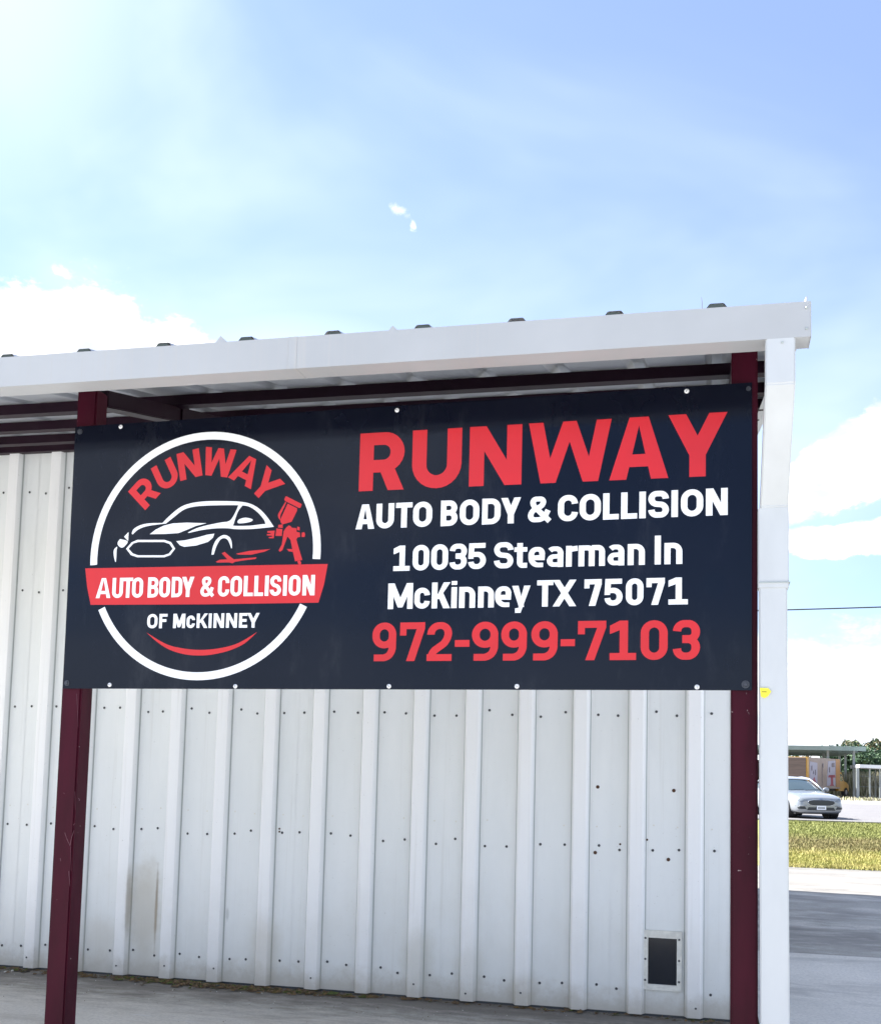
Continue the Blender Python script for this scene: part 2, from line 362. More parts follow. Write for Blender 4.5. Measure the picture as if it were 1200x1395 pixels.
# ------------------------------------------------------------------ metal building
BLD = empty('metal_building', (-2, 2.44, 0), 'white ribbed metal building with maroon porch posts and a white eave gutter', 'building')
OX, OY = -2, 2.44
def P(o):      # parent to building keeping world coordinates of the mesh
    o.parent = BLD; o.location = (o.location[0] + 2, o.location[1] - 2.44, o.location[2]); return o
RIB = .305; X0 = -4.0589; WALL_Y = 2.44; SL = .222
def rib_profile(nr, lead=RIB / 2, tail=RIB / 2, h=.040, w=.055, tw=.031):
    pts = [(0, 0)]
    for i in range(nr):
        c_ = lead + i * RIB
        pts += [(c_ - w, 0), (c_ - w + .004, -.003), (c_ - tw - .004, -h + .002), (c_ - tw, -h), (c_ + tw, -h), (c_ + tw + .004, -h + .002), (c_ + w - .004, -.003), (c_ + w, 0)]
    pts.append((lead + (nr - 1) * RIB + tail, 0)); return pts
def wall_mesh(nr, zt, lead=RIB / 2, tail=RIB / 2):
    q = MB(); pr = rib_profile(nr, lead, tail); zs = [.012, .6, 1.2, 1.9, 2.6, zt]
    vs_ = [(x, y, z) for z in zs for x, y in pr]; n = len(pr)
    fs = [(j * n + i, j * n + i + 1, (j + 1) * n + i + 1, (j + 1) * n + i) for j in range(len(zs) - 1) for i in range(n - 1)]
    q.add(vs_, fs)
    return q
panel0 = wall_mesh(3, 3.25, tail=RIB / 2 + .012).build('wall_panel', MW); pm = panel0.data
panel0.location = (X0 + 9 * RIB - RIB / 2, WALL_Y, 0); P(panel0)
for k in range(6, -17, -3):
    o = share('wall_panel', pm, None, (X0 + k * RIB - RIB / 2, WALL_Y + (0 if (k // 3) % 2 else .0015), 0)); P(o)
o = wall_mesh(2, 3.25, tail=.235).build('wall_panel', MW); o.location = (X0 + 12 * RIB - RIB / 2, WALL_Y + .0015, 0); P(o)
XR = X0 + 13 * RIB + .235
XL = X0 - 15 * RIB - RIB / 2
c1 = MB(); c1.box(XR - .05, XR + .008, WALL_Y - .006, WALL_Y - .002, .01, 3.25); c1.box(XR + .004, XR + .008, WALL_Y - .002, WALL_Y + .06, .01, 3.25)
P(c1.build('corner_trim', MW))
# side, back walls
YB = 10.2
for i in range(9):
    f_ = 1 if i < 8 else (YB - WALL_Y - 8 * .915) / .915
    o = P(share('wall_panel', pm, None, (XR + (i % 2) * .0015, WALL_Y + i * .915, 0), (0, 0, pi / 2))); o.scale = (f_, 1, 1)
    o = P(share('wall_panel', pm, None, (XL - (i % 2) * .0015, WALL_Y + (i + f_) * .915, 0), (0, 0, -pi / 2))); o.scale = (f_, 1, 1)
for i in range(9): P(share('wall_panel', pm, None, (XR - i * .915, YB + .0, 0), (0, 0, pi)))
# base trim strip (dark gap under the wall sheets)
P(bx('base_angle', XL, XR, WALL_Y + .004, WALL_Y + .05, -.01, .05, M_screw))
# roof
TILT = -.0066
def roof_z(x, y): return 2.667 + TILT * (x + 1.2) + SL * (y + .35)
YE, YRIDGE = -.335, 5.0
XRR = .268
L = (YRIDGE - YE)
def roof_mesh(nr, lead=RIB / 2, tail=RIB / 2, length=L, s=SL):
    q = MB(); pr = [(x_ if i_ in (0,) else x_, y_) for i_, (x_, y_) in enumerate(rib_profile(nr, lead, tail, w=.042, tw=.018, h=.027))]; ny = 8; n = len(pr)
    vs_ = [(x, length * j / ny, -y + s * length * j / ny) for j in range(ny + 1) for x, y in pr]
    fs = [(j * n + i, j * n + i + 1, (j + 1) * n + i + 1, (j + 1) * n + i) for j in range(ny) for i in range(n - 1)]
    q.add(vs_, fs); return q
XR1 = -2.4333
r0 = roof_mesh(3, tail=RIB / 2 + .014).build('roof_panel', M_roof_under); rm = r0.data
ks = list(range(5, -22, -3))
for n_, k in enumerate(ks):
    xs = XR1 + k * RIB - RIB / 2; lo = (xs, YE, roof_z(xs, YE) + (.0012 if n_ % 2 else 0)); ro = (0, -TILT, 0)
    if n_ == 0: r0.location = lo; r0.rotation_euler = ro; P(r0)
    else: P(share('roof_panel', rm, None, lo, ro))
    lo2 = (xs + .915, 2 * YRIDGE - YE, lo[2]); P(share('roof_panel', rm, None, lo2, (0, TILT, pi)))
xs = XR1 + 8 * RIB - RIB / 2; tl_ = XRR - (XR1 + 8 * RIB)
o = roof_mesh(1, tail=tl_).build('roof_panel', M_roof_under); o.location = (xs, YE, roof_z(xs, YE) + .0012); o.rotation_euler = (0, -TILT, 0); P(o)
o2 = roof_mesh(1, lead=tl_, tail=RIB / 2).build('roof_panel', M_roof_under); o2.location = (XRR, 2 * YRIDGE - YE, roof_z(XRR, YE) + .0012); o2.rotation_euler = (0, TILT, pi); P(o2)
# rib end closures above the gutter
cl = MB(); cl.add([(-.037, -.003, .001), (.037, -.003, .001), (.017, -.003, .0275), (-.017, -.003, .0275),
                  (-.037, .02, .001), (.037, .02, .001), (.017, .02, .026), (-.017, .02, .026)],
                 [(0, 1, 2, 3), (4, 7, 6, 5), (0, 4, 5, 1), (3, 2, 6, 7), (1, 5, 6, 2), (0, 3, 7, 4)])
crnd = random.Random(21)
cm = None
for k in range(-10, 9):
    x = XR1 + k * RIB; lo = (x + crnd.uniform(-.006, .006), YE + (crnd.uniform(0, .006)), roof_z(x, YE) - crnd.uniform(0, .004) - (.007 if k == 6 else 0))
    if cm is None: o = cl.build('rib_closure', M_closure); cm = o.data; o.location = lo; P(o)
    else: P(share('rib_closure', cm, None, lo))
# ridge cap
rc = MB(); zr = roof_z(-4, YRIDGE)
rc.add([(XL - .2, YRIDGE - .15, zr + .0), (XRR, YRIDGE - .15, zr + .0), (XL - .2, YRIDGE, zr + .05), (XRR, YRIDGE, zr + .05), (XL - .2, YRIDGE + .15, zr), (XRR, YRIDGE + .15, zr)], [(0, 1, 3, 2), (2, 3, 5, 4)])
P(rc.build('ridge_cap', MW))
# rake trim along the right roof edge (dark underside)
rk = MB()
for s_ in (1,):
    y0_, y1_ = YE + .02, YRIDGE
    za, zb = roof_z(XRR, y0_), roof_z(XRR, y1_)
    for (xa, xb, za_, zb_) in ((XRR - .004, XRR, -.055, .034), (XRR - .05, XRR - .004, -.055, -.051)):
        rk.add([(xa, y0_, za + za_), (xb, y0_, za + za_), (xb, y0_, za + zb_), (xa, y0_, za + zb_), (xa, y1_, zb + za_), (xb, y1_, zb + za_), (xb, y1_, zb + zb_), (xa, y1_, zb + zb_)],
               [(0, 1, 2, 3), (4, 7, 6, 5), (0, 4, 5, 1), (3, 2, 6, 7), (1, 5, 6, 2), (0, 3, 7, 4)])
P(rk.build('rake_trim', MG))
# gutter (open box section)
GX0, GX1, GF, GBK = XL - .2, .274, -.352, -.262
gt = MB(); gz = lambda x, z: z + TILT * (x + 1.2) * 1.1
def gplate(y0, y1, z0, z1):
    vs_ = []
    for x in (GX0, GX1):
        vs_ += [(x, y0, gz(x, z0)), (x, y1, gz(x, z0)), (x, y1, gz(x, z1)), (x, y0, gz(x, z1))]
    gt.add(vs_, [(0, 3, 2, 1), (4, 5, 6, 7), (0, 1, 5, 4), (1, 2, 6, 5), (2, 3, 7, 6), (3, 0, 4, 7)])
ZB_, ZT_ = 2.5715, 2.679
gplate(GF, GF + .002, ZB_, ZT_); gplate(GF + .002, GBK, ZB_, ZB_ + .002); gplate(GBK, GBK + .002, ZB_, 2.66)
gplate(GF + .002, GF + .014, ZT_ - .002, ZT_); 
P(gt.build('gutter', MG))
for x in (-1.36, -4.42, -7.5):
    q = MB(); q.box(x, x + .0022, GF - .0012, GF - .0002, gz(x, ZB_), gz(x, ZT_) + .001); q.box(x, x + .03, GF - .0010, GF - .0002, gz(x, ZB_), gz(x, ZT_) + .0005); q.box(x, x + .03, GF, GBK, gz(x, ZB_) - .0012, gz(x, ZB_) - .0003); P(q.build('gutter_joint', MG))
for k in range(-8, 3):
    x = XR1 + .12 + k * .915; q = MB(); q.box(x, x + .025, GF + .004, GBK, gz(x, ZT_) - .006, gz(x, ZT_) - .004); P(q.build('gutter_strap', MG))
ec = MB(); ec.box(GX1 - .0005, GX1 + .0015, GF - .001, GBK + .003, gz(GX1, ZB_) - .001, gz(GX1, ZT_) - .003); P(ec.build('gutter_end_cap', MG))
# little folded flashing tabs standing above the gutter lip
for (u, v, hgt) in ((301, 462, .034), (535, 448, .034)):
    p = on_y(u, v, -.345); tb = MB(); w = .019
    tb.add([(p.x - w, -.345, p.z - .035), (p.x + w * 1.2, -.345, p.z - .035), (p.x + w * 1.2, -.343, p.z - .01), (p.x - .001, -.344, p.z + .012), (p.x - w, -.345, p.z - .01),
            (p.x - w, -.335, p.z - .035), (p.x + w * 1.2, -.335, p.z - .035), (p.x + w * 1.2, -.333, p.z - .012), (p.x - .001, -.334, p.z + .008), (p.x - w, -.335, p.z - .012)],
           [(0, 1, 2, 3, 4), (5, 9, 8, 7, 6), (0, 5, 6, 1), (1, 6, 7, 2), (2, 7, 8, 3), (3, 8, 9, 4), (4, 9, 5, 0)])
    P(tb.build('flashing_tab', MG))
# purlins
for y in (.66, 1.275, 1.885, 2.375):
    q = MB(); xa, xb = XL, XRR - .03; hh = .05
    vs_ = []
    for x in (xa, xb):
        for (yy, dz) in ((y, -hh), (y + .05, -hh), (y + .05, -.003), (y, -.003)): vs_.append((x, yy, roof_z(x, y) + dz))
    q.add(vs_, [(0, 3, 2, 1), (4, 5, 6, 7), (0, 1, 5, 4), (1, 2, 6, 5), (2, 3, 7, 6), (3, 0, 4, 7)])
    P(q.build('purlin', M_steel))
# posts and rafters
PW = .083
for (x, yf, lab) in ((-2.384, .032, 'left post with light scratches'), (.0555, .008, 'right post beside the downspout'), (-4.95, .03, None), (-7.4, .03, None)):
    zt = roof_z(x, yf) - .056
    q = MB(); q.box(x, x + PW, yf, yf + PW, 0, zt); o = q.build('post', MP, bevel=.006); P(o)
    if lab: o['label'] = 'maroon ' + lab
    q = MB(); q.box(x - .04, x + PW + .04, yf - .04, yf + PW + .04, 0, .008); bp = q.build('base_plate', MP); bp.parent = o; bp.location = (0, 0, 0)
    q = MB(); ya, yb_ = yf + PW + .001, 2.40; vs_ = []
    for xx in (x + .002, x + PW - .002):
        for (yy, dz) in ((ya, -.122), (yb_, -.122), (yb_, -.053), (ya, -.053)): vs_.append((xx, yy, roof_z(x, yy) + dz))
    q.add(vs_, [(0, 3, 2, 1), (4, 5, 6, 7), (0, 1, 5, 4), (1, 2, 6, 5), (2, 3, 7, 6), (3, 0, 4, 7)])
    rf = q.build('rafter', M_steel, bevel=.004); P(rf)
    for y in (.66, 1.275, 1.885):    # clips holding the purlins
        q = MB(); q.box(x + PW, x + PW + .006, y + .052, y + .112, roof_z(x, y) - .10, roof_z(x, y) - .012); cp = q.build('clip', M_steel); cp.parent = rf
for j_, pl in enumerate((((213, 515), (220, 535), (230, 557)), ((230, 557), (235, 530), (243, 507)), ((240, 490), (247, 484)), ((257, 402), (263, 407), (259, 410)), ((246, 380), (247, 440)), ((226, 640), (230, 690)), ((232, 560), (234, 640)), ((198, 598), (200, 608)), ((252, 60), (257, 170)), ((210, 384), (212, 388)))):
    q = MB(); pp = [on_y(u / 2.4, 920 + v / 2.4, .0316) for u, v in pl]; w = .0008 if j_ not in (4, 8, 6) else .0004
    for p0, p1 in zip(pp[:-1], pp[1:]):
        d = (p1 - p0).normalized(); n_ = Vector((-d.z, 0, d.x)) * w
        q.add([p0 - n_, p0 + n_, p1 + n_ * .6, p1 - n_ * .6], [(0, 1, 2, 3)])
    P(q.build('scratch', M_scratch))
# downspout: straight drop, kick back, long drop
def dbox(pts, x0, x1, dep):
    q = MB(); n = len(pts); vs_ = []
    for i, (y, z, ddy, ddz, xo) in enumerate(pts):
        vs_ += [(x0 + xo, y, z), (x1 + xo, y, z), (x1 + xo, y + ddy, z + ddz), (x0 + xo, y + ddy, z + ddz)]
    fs = []
    for i in range(n - 1):
        for k in range(4): fs.append((i * 4 + k, i * 4 + (k + 1) % 4, (i + 1) * 4 + (k + 1) % 4, (i + 1) * 4 + k))
    fs += [(0, 1, 2, 3), tuple(4 * (n - 1) + k for k in (3, 2, 1, 0))]
    q.add(vs_, fs); return q
dp = .062
DS = []
q = dbox([(-.352, 2.567, dp, 0, 0), (-.350, 2.425, dp, .02, 0), (-.072, 2.127, dp, .02, -.004), (-.070, 1.90, dp, 0, -.004)], .147, .231, dp)
o = fixn(q.build('downspout', M_pipe, bevel=.004)); P(o); dsp = o
q = dbox([(-.0725, 2.125, dp + .005, 0.0, 0), (-.0725, 1.865, dp + .005, 0, 0), ], .1365, .2290, dp); o = fixn(q.build('downspout_sleeve', M_pipe, bevel=.003)); 
o.parent = dsp
q = dbox([(-.069, 1.90, dp - .002, 0, 0), (-.068, 1.0, dp - .002, 0, .002), (-.066, .02, dp - .002, 0, .006)], .1395, .2245, dp); o = fixn(q.build('lower_pipe', M_pipe, bevel=.004)); o.parent = dsp
q = MB(); q.box(.139, .233, -.076, .01, 1.882, 1.885); o = q.build('strap', M_galv); o.parent = dsp
# yellow tag on the pipe
st = [on_y(u, v, -.0735) for u, v in ((1034.5, 937), (1046, 937.5), (1050, 942), (1046, 948), (1041, 951), (1036, 949))]
q = MB(); n = len(st); vs_ = [tuple(p) for p in st] + [(p.x, -.0705, p.z) for p in st]
q.add(vs_, [tuple(range(n)), tuple(range(n, 2 * n))[::-1]] + [(i, (i + 1) % n, n + (i + 1) % n, n + i) for i in range(n)]); stk = fixn(q.build('sticker', M_yellow)); stk.parent = dsp; stk['label'] = 'small yellow sticker'
for dz_ in (0,):
    pa, pb = on_y(1037, 942.5, -.0745), on_y(1044, 943, -.0745); q = MB(); q.box(pa.x, pb.x, -.0742, -.0737, pa.z - .001, pa.z + .001); o = q.build('mark', M_black); o.parent = dsp
def discs(pts, r, name, mt, parent=None, n=8, thick=.004, dome=True):
    q = MB()
    for (x, y, z) in pts:
        vs_ = [(x + r * 1.35 * cos(2 * pi * k / n), y - .0008, z + r * 1.35 * sin(2 * pi * k / n)) for k in range(n)] + [(x + r * cos(2 * pi * k / n), y - thick, z + r * sin(2 * pi * k / n)) for k in range(n)] + [(x + r * .6 * cos(2 * pi * k / n), y - thick * 1.3, z + r * .6 * sin(2 * pi * k / n)) for k in range(n)]
        fs = [(j * n + i, j * n + (i + 1) % n, (j + 1) * n + (i + 1) % n, (j + 1) * n + i) for j in range(2) for i in range(n)] + [tuple(2 * n + k for k in range(n))]
        q.add(vs_, fs)
    o = q.build(name, mt); return o
# wall screws
rs_ = random.Random(5); pts = []; rusty = []; faint = []
for k in range(-14, 14):
    xc = X0 + k * RIB
    for z, r_ in ((1.605, 0), (.880, 0), (.150, 0), (2.35, 0), (3.0, 0)):
        for dx in (-.095, .088):
            if z < .2 and k in (12, 13) and False: continue
            x = xc + dx + rs_.uniform(-.016, .016); zz = z + rs_.uniform(-.02, .02)
            if x > XR - .06: continue
            pts.append((x, WALL_Y - .001, zz))
    if rs_.random() < .8:
        faint.append((xc - .09, WALL_Y - .001, 1.0 + rs_.uniform(-.01, .01))); faint.append((xc + .09, WALL_Y - .001, 1.0 + rs_.uniform(-.01, .01)))
for (u, v) in ((814, 1072), (917.5, 1077), (810.5, 1161.5), (910, 1171)):
    p = on_y(u, v, 2.44); rusty.append((p.x, WALL_Y - .001, p.z))
small = [on_y(u, v, 2.44) for u, v in ((881, 1144), (876.5, 1126), (844.5, 1150), (862, 1095), (381, 1129), (381, 1133), (561, 1316))]
P(tag(discs([(p.x, WALL_Y - .001, p.z) for p in small], .0045, 'old_screw_hole', M_rust, thick=.001), kind='stuff'))
P(tag(discs([(X0 + k * RIB + rs_.uniform(-.012, .012), WALL_Y - .0408, rs_.uniform(.05, .10)) for k in range(-12, 14) if rs_.random() < .7], .0042, 'rib_screw', M_screw), kind='stuff'))
P(tag(discs(pts, .0057, 'wall_screw', M_screw), kind='stuff'))
P(tag(discs(rusty, .0075, 'rusty_screw', M_rust), kind='stuff'))
P(tag(discs(faint, .0035, 'plugged_hole', M_petframe, thick=.001), kind='stuff'))
# pet door
pd = MB()
x0, x1, z0, z1 = -.360, -.158, .140, .452
ix0, ix1, iz0, iz1 = -.333, -.183, .170, .425
yy0, yy1 = WALL_Y - .016, WALL_Y - .001
pd.box(x0, ix0, yy0, yy1, z0, z1); pd.box(ix1, x1, yy0, yy1, z0, z1); pd.box(ix0, ix1, yy0, yy1, iz1, z1); pd.box(ix0, ix1, yy0 - .003, yy1, z0, iz0)
PD = P(pd.build('pet_door', M_petframe)); PD['label'] = 'small framed pet door low in the wall'
q = MB(); q.box(ix0 + .001, ix1 - .001, WALL_Y - .007, WALL_Y - .004, iz0 - .0, iz1 - .012); o = q.build('flap', M_flap); o.parent = PD
q = MB(); q.box(ix0 + .001, ix1 - .001, WALL_Y - .013, WALL_Y - .004, iz1 - .012, iz1 - .001); o = q.build('flap_clamp', M_petframe); o.parent = PD
o = discs([(x, yy0, z) for x in (x0 + .013, x1 - .013) for z in (.19, .30, .41)], .0045, 'frame_screw', M_screw, thick=.002); o.parent = PD
for _o in (PD,): pass
# gutter screws
o = P(tag(discs([(.262, GF - .0003, 2.648), (.262, GF - .0003, 2.585), (.194, GF - .002, 2.548)], .0028, 'gutter_screw', M_galv), kind='stuff'))
# dry grass stalk growing out of the gutter
q = MB(); p = on_y(956, 419, -.30); p2 = on_y(955, 405, -.30); q.tube([p - Vector((0, 0, .05)), (p + p2) / 2 + Vector((.001, 0, 0)), p2], [.0009, .0007, .0004], 4)
tag(q.build('grass_stalk', M_twig), 'thin dry stalk standing up behind the gutter lip near its right end', 'plant')

# ------------------------------------------------------------------ the sign
ST = -.01
SY = -.001
def sp(u, v):                      # survey: photo point -> sign-plane coordinates (x, z)
    p = on_y(u, v, 0, ST); return (p.x, p.z)
corners = [sp(86, 938), sp(1023.7, 940.5), sp(1024, 521), sp(103, 581.5)]
SIGN = empty('business_sign', (-1.12, 0, 1.53), 'large dark slate sign with red and white auto body lettering on the maroon posts', 'sign')
def PS(o): o.parent = SIGN; o.location = (1.12, 0, -1.53); return o
def s3(x, z, off): return (x, ST * x - off, z)
th_ = .005
q = MB(); n = 4
vs_ = [s3(x, z, 0) for x, z in corners] + [s3(x, z, -th_) for x, z in corners]
q.add(vs_, [(0, 1, 2, 3), (7, 6, 5, 4), (0, 4, 5, 1), (1, 5, 6, 2), (2, 6, 7, 3), (3, 7, 4, 0)])
PS(q.build('sign_board', MS))
# ---- flat lettering engine: strokes -> thin vinyl sheets
class Vin:
    def __init__(s): s.polys = []
    def poly(s, pts): s.polys.append(list(pts))
    def build(s, name, mt, lab=None, base=.0006, step=.000012):
        q = MB()
        for i, pl in enumerate(s.polys):
            if len(pl) < 3: continue
            off = base + step * (i % 40)
            t = tessellate_polygon([[Vector((p[0], p[1], 0)) for p in pl]])
            vs_ = [s3(p[0], p[1], off) for p in pl]
            fs = []
            for tri in t:
                a_, b_, c_ = (pl[k] for k in tri)
                ar = (b_[0] - a_[0]) * (c_[1] - a_[1]) - (b_[1] - a_[1]) * (c_[0] - a_[0])
                if abs(ar) < 1e-12: continue
                fs.append(tuple(tri) if ar > 0 else tuple(tri)[::-1])
            q.add(vs_, fs)
        o = PS(q.build(name, mt))
        if lab: o['label'] = lab
        return o
def rnd_path(pts, r, closed=False, n=7):
    out = []; N = len(pts); rr = r if isinstance(r, (list, tuple)) else [r] * N
    for i, p in enumerate(pts):
        p = Vector(p)
        if (not closed and i in (0, N - 1)) or rr[i] <= 0: out.append(p); continue
        pa, pb = Vector(pts[i - 1]), Vector(pts[(i + 1) % N]); d1, d2 = pa - p, pb - p
        k = min(rr[i], d1.length * .5 if (closed or 0 < i - 1 or True) else rr[i], d2.length * .5)
        if i - 1 == 0 and not closed: k = min(rr[i], d1.length, d2.length * .5)
        if i + 1 == N - 1 and not closed: k = min(rr[i], d1.length * .5 if i - 1 else d1.length, d2.length)
        A, B = p + d1.normalized() * k, p + d2.normalized() * k
        for j in range(n + 1):
            t = j / n; m_ = .9   # rational-ish corner, close to a circular arc
            w0, w1, w2 = (1 - t) ** 2, 2 * t * (1 - t) * .72, t ** 2
            out.append((A * w0 + p * w1 + B * w2) / (w0 + w1 + w2))
    res = []
    for p in out:
        if not res or (p - res[-1]).length > 1e-5: res.append(p)
    if closed and len(res) > 2 and (res[0] - res[-1]).length < 1e-5: res.pop()
    return res
def stroke(pts, w, closed=False, wv=None):
    """list of quads following the path; wv = width for near-horizontal runs"""
    pts = [Vector(p) for p in pts]; N = len(pts); L_, R_ = [], []
    wv = wv or w
    def nrm(d):
        d = d.normalized(); n_ = Vector((-d.y, d.x)); ww = w * abs(n_.x) ** 1 + wv * abs(n_.y) ** 1
        s_ = ww / max(abs(n_.x) + abs(n_.y), 1e-6)
        return n_, s_ / 2
    segs = [(pts[(i + 1) % N] - pts[i]) for i in range(N if closed else N - 1)]
    for i in range(N):
        if closed: d0, d1 = segs[i - 1], segs[i]
        else: d0 = segs[max(i - 1, 0)]; d1 = segs[min(i, N - 2)]
        n0, h0 = nrm(d0); n1, h1 = nrm(d1); m_ = (n0 + n1)
        if m_.length < 1e-6: m_ = n0.copy()
        m_.normalize(); k = (h0 + h1) / 2 / max(m_.dot(n1), .35)
        L_.append(pts[i] + m_ * k); R_.append(pts[i] - m_ * k)
    out = []
    rng = range(N if closed else N - 1)
    if closed: return [('ring', L_, R_)]
    return [('band', L_, R_)]
def glyph(ch, W_, H, t, xh=None):
    """polygons of a glyph in a W x H box with stroke weight t"""
    th = t * .86; o = []; a_ = t / 2; bh = th / 2; xh = xh or H * .74
    def S(path, r=0, closed=False, w=t, v=th): 
        pth = rnd_path(path, r, closed) if r else [Vector(p) for p in path]
        for kind, Lp, Rp in stroke(pth, w, closed, v):
            n_ = len(Lp)
            for i in range(n_ if closed else n_ - 1):
                j = (i + 1) % n_; o.append([tuple(Lp[i]), tuple(Rp[i]), tuple(Rp[j]), tuple(Lp[j])])
    def B(x0, x1, y0, y1): o.append([(x0, y0), (x1, y0), (x1, y1), (x0, y1)])
    def Pl(*p): o.append(list(p))
    R_ = min(W_ * .46, H * .33)
    if ch in 'O0': S([(a_, bh), (W_ - a_, bh), (W_ - a_, H - bh), (a_, H - bh)], R_, True)
    elif ch == 'C': S([(W_ - a_, H * .66), (W_ - a_, H - bh), (a_, H - bh), (a_, bh), (W_ - a_, bh), (W_ - a_, H * .34)], R_)
    elif ch == 'U': S([(a_, H), (a_, bh), (W_ - a_, bh), (W_ - a_, H)], R_)
    elif ch == 'D': S([(a_, bh), (W_ - a_, bh), (W_ - a_, H - bh), (a_, H - bh)], [0, R_, R_, 0], True)
    elif ch == 'B':
        S([(a_, bh), (W_ - a_, bh), (W_ - a_, H * .515), (a_, H * .515)], [0, R_ * .75, R_ * .75, 0], True)
        S([(a_, H * .515), (W_ - a_ * 1.15, H * .515), (W_ - a_ * 1.15, H - bh), (a_, H - bh)], [0, R_ * .75, R_ * .75, 0], True)
    elif ch == 'R':
        B(0, t, 0, H)
        m_ = H * .42
        S([(t * .6, m_), (W_ - a_, m_), (W_ - a_, H - bh), (t * .6, H - bh)], [0, R_ * .8, R_ * .8, 0])
        Pl((W_ * .42, m_), (W_ * .42 + t * 1.05, m_ + .02 * H), (W_, 0), (W_ - t * 1.12, 0))
    elif ch == 'N':
        B(0, t, 0, H); B(W_ - t, W_, 0, H); Pl((0, H), (t * 1.12, H), (W_, 0), (W_ - t * 1.12, 0))
    elif ch == 'M':
        B(0, t, 0, H); B(W_ - t, W_, 0, H)
        Pl((0, H), (t * 1.15, H), (W_ / 2 + t * .34, H * .26), (W_ / 2 - t * .34, H * .06), (W_ / 2 - t * .42, H * .06)); Pl((W_ - t * 1.15, H), (W_, H), (W_ / 2 + t * .42, H * .06), (W_ / 2 - t * .34, H * .06), (W_ / 2 - t * .34, H * .26))
    elif ch == 'W':
        x1_, x2_ = W_ * .245, W_ * .755
        k_ = t * .95
        Pl((0, H), (k_, H), (x1_ + k_ * .46, 0), (x1_ - k_ * .52, 0))
        Pl((W_ - k_, H), (W_, H), (x2_ + k_ * .52, 0), (x2_ - k_ * .46, 0))
        Pl((W_ / 2 - k_ * .46, H), (W_ / 2 + k_ * .46, H), (x1_ + k_ * .52, 0), (x1_ - k_ * .46, 0))
        Pl((W_ / 2 - k_ * .46, H), (W_ / 2 + k_ * .46, H), (x2_ + k_ * .46, 0), (x2_ - k_ * .52, 0))
    elif ch == 'A':
        Pl((0, 0), (t * 1.08, 0), (W_ / 2 + t * .12, H), (W_ / 2 - t * .60, H)); Pl((W_, 0), (W_ - t * 1.08, 0), (W_ / 2 - t * .12, H), (W_ / 2 + t * .60, H))
        Pl((W_ * .24, H * .20), (W_ * .76, H * .20), (W_ * .70, H * .20 + th * .95), (W_ * .30, H * .20 + th * .95))
    elif ch == 'Y':
        m_ = H * .40
        B(W_ / 2 - a_, W_ / 2 + a_, 0, m_ + t * .1)
        Pl((0, H), (t * 1.1, H), (W_ / 2 + a_, m_), (W_ / 2 - a_, m_ - .06 * H)); Pl((W_ - t * 1.1, H), (W_, H), (W_ / 2 + a_, m_ - .06 * H), (W_ / 2 - a_, m_))
    elif ch == 'T': B(0, W_, H - th, H); B(W_ / 2 - a_, W_ / 2 + a_, 0, H)
    elif ch == 'L': B(0, t, 0, H); B(0, W_, 0, th)
    elif ch == 'I': B(W_ / 2 - a_, W_ / 2 + a_, 0, H)
    elif ch == 'l': B(W_ / 2 - a_, W_ / 2 + a_, 0, H * 1.06)
    elif ch == 'F': B(0, t, 0, H); B(0, W_, H - th, H); B(0, W_ * .88, H * .44, H * .44 + th)
    elif ch == 'E': B(0, t, 0, H); B(0, W_, H - th, H); B(0, W_ * .9, H * .5 - bh, H * .5 + bh); B(0, W_, 0, th)
    elif ch == 'K':
        B(0, t, 0, H); Pl((W_ - t * 1.2, H), (W_, H), (t * 1.3, H * .36), (t * .7, H * .36)); Pl((t * 1.0, H * .55), (t * 1.9, H * .66), (W_, 0), (W_ - t * 1.2, 0))
    elif ch == 'X':
        Pl((0, H), (t * 1.15, H), (W_, 0), (W_ - t * 1.15, 0)); Pl((W_ - t * 1.15, H), (W_, H), (t * 1.15, 0), (0, 0))
    elif ch == 'S': S([(W_ - a_, H * .70), (W_ - a_, H - bh), (a_, H - bh), (a_, H * .53), (W_ - a_, H * .47), (W_ - a_, bh), (a_, bh), (a_, H * .30)], min(R_, H * .22))
    elif ch == '&':
        S([(W_ * .99, bh * .3), (W_ * .24, H * .66), (W_ * .24, H - bh), (W_ * .70, H - bh), (W_ * .70, H * .66), (a_, H * .42), (a_, bh), (W_ * .72, bh), (W_ * .92, H * .46)],
          [0, H * .1, H * .16, H * .16, H * .14, H * .16, H * .20, H * .2, 0], w=t * .92, v=th * .92)
    elif ch == '1': B(0, W_, 0, th); B(W_ / 2 - a_ * .8, W_ / 2 + a_ * 1.2, 0, H); Pl((W_ / 2 - a_ * .8, H), (W_ / 2 + a_, H), (W_ / 2 - a_ * .8, H * .82 - th * .35), (0, H * .66), (0, H * .66 + th * 1.2))
    elif ch == '2':
        S([(a_, H * .68), (a_, H - bh), (W_ - a_, H - bh), (W_ - a_, H * .52), (a_ * 1.25, H * .22), (a_ * 1.25, 0)], [0, R_ * .8, R_ * .8, R_ * .6, R_ * .4, 0]); B(0, W_, 0, th)
    elif ch == '3':
        S([(a_, H * .72), (a_, H - bh), (W_ - a_, H - bh), (W_ - a_, H * .53), (W_ * .35, H * .53)], [0, R_ * .75, R_ * .75, R_ * .5, 0])
        S([(W_ * .35, H * .51), (W_ - a_, H * .51), (W_ - a_, bh), (a_, bh), (a_, H * .28)], [0, R_ * .6, R_ * .75, R_ * .75, 0])
    elif ch == '5':
        B(W_ * .04, W_ * .96, H - th, H); Pl((W_ * .04, H), (W_ * .04 + t, H), (t * .92, H * .40), (0, H * .40))
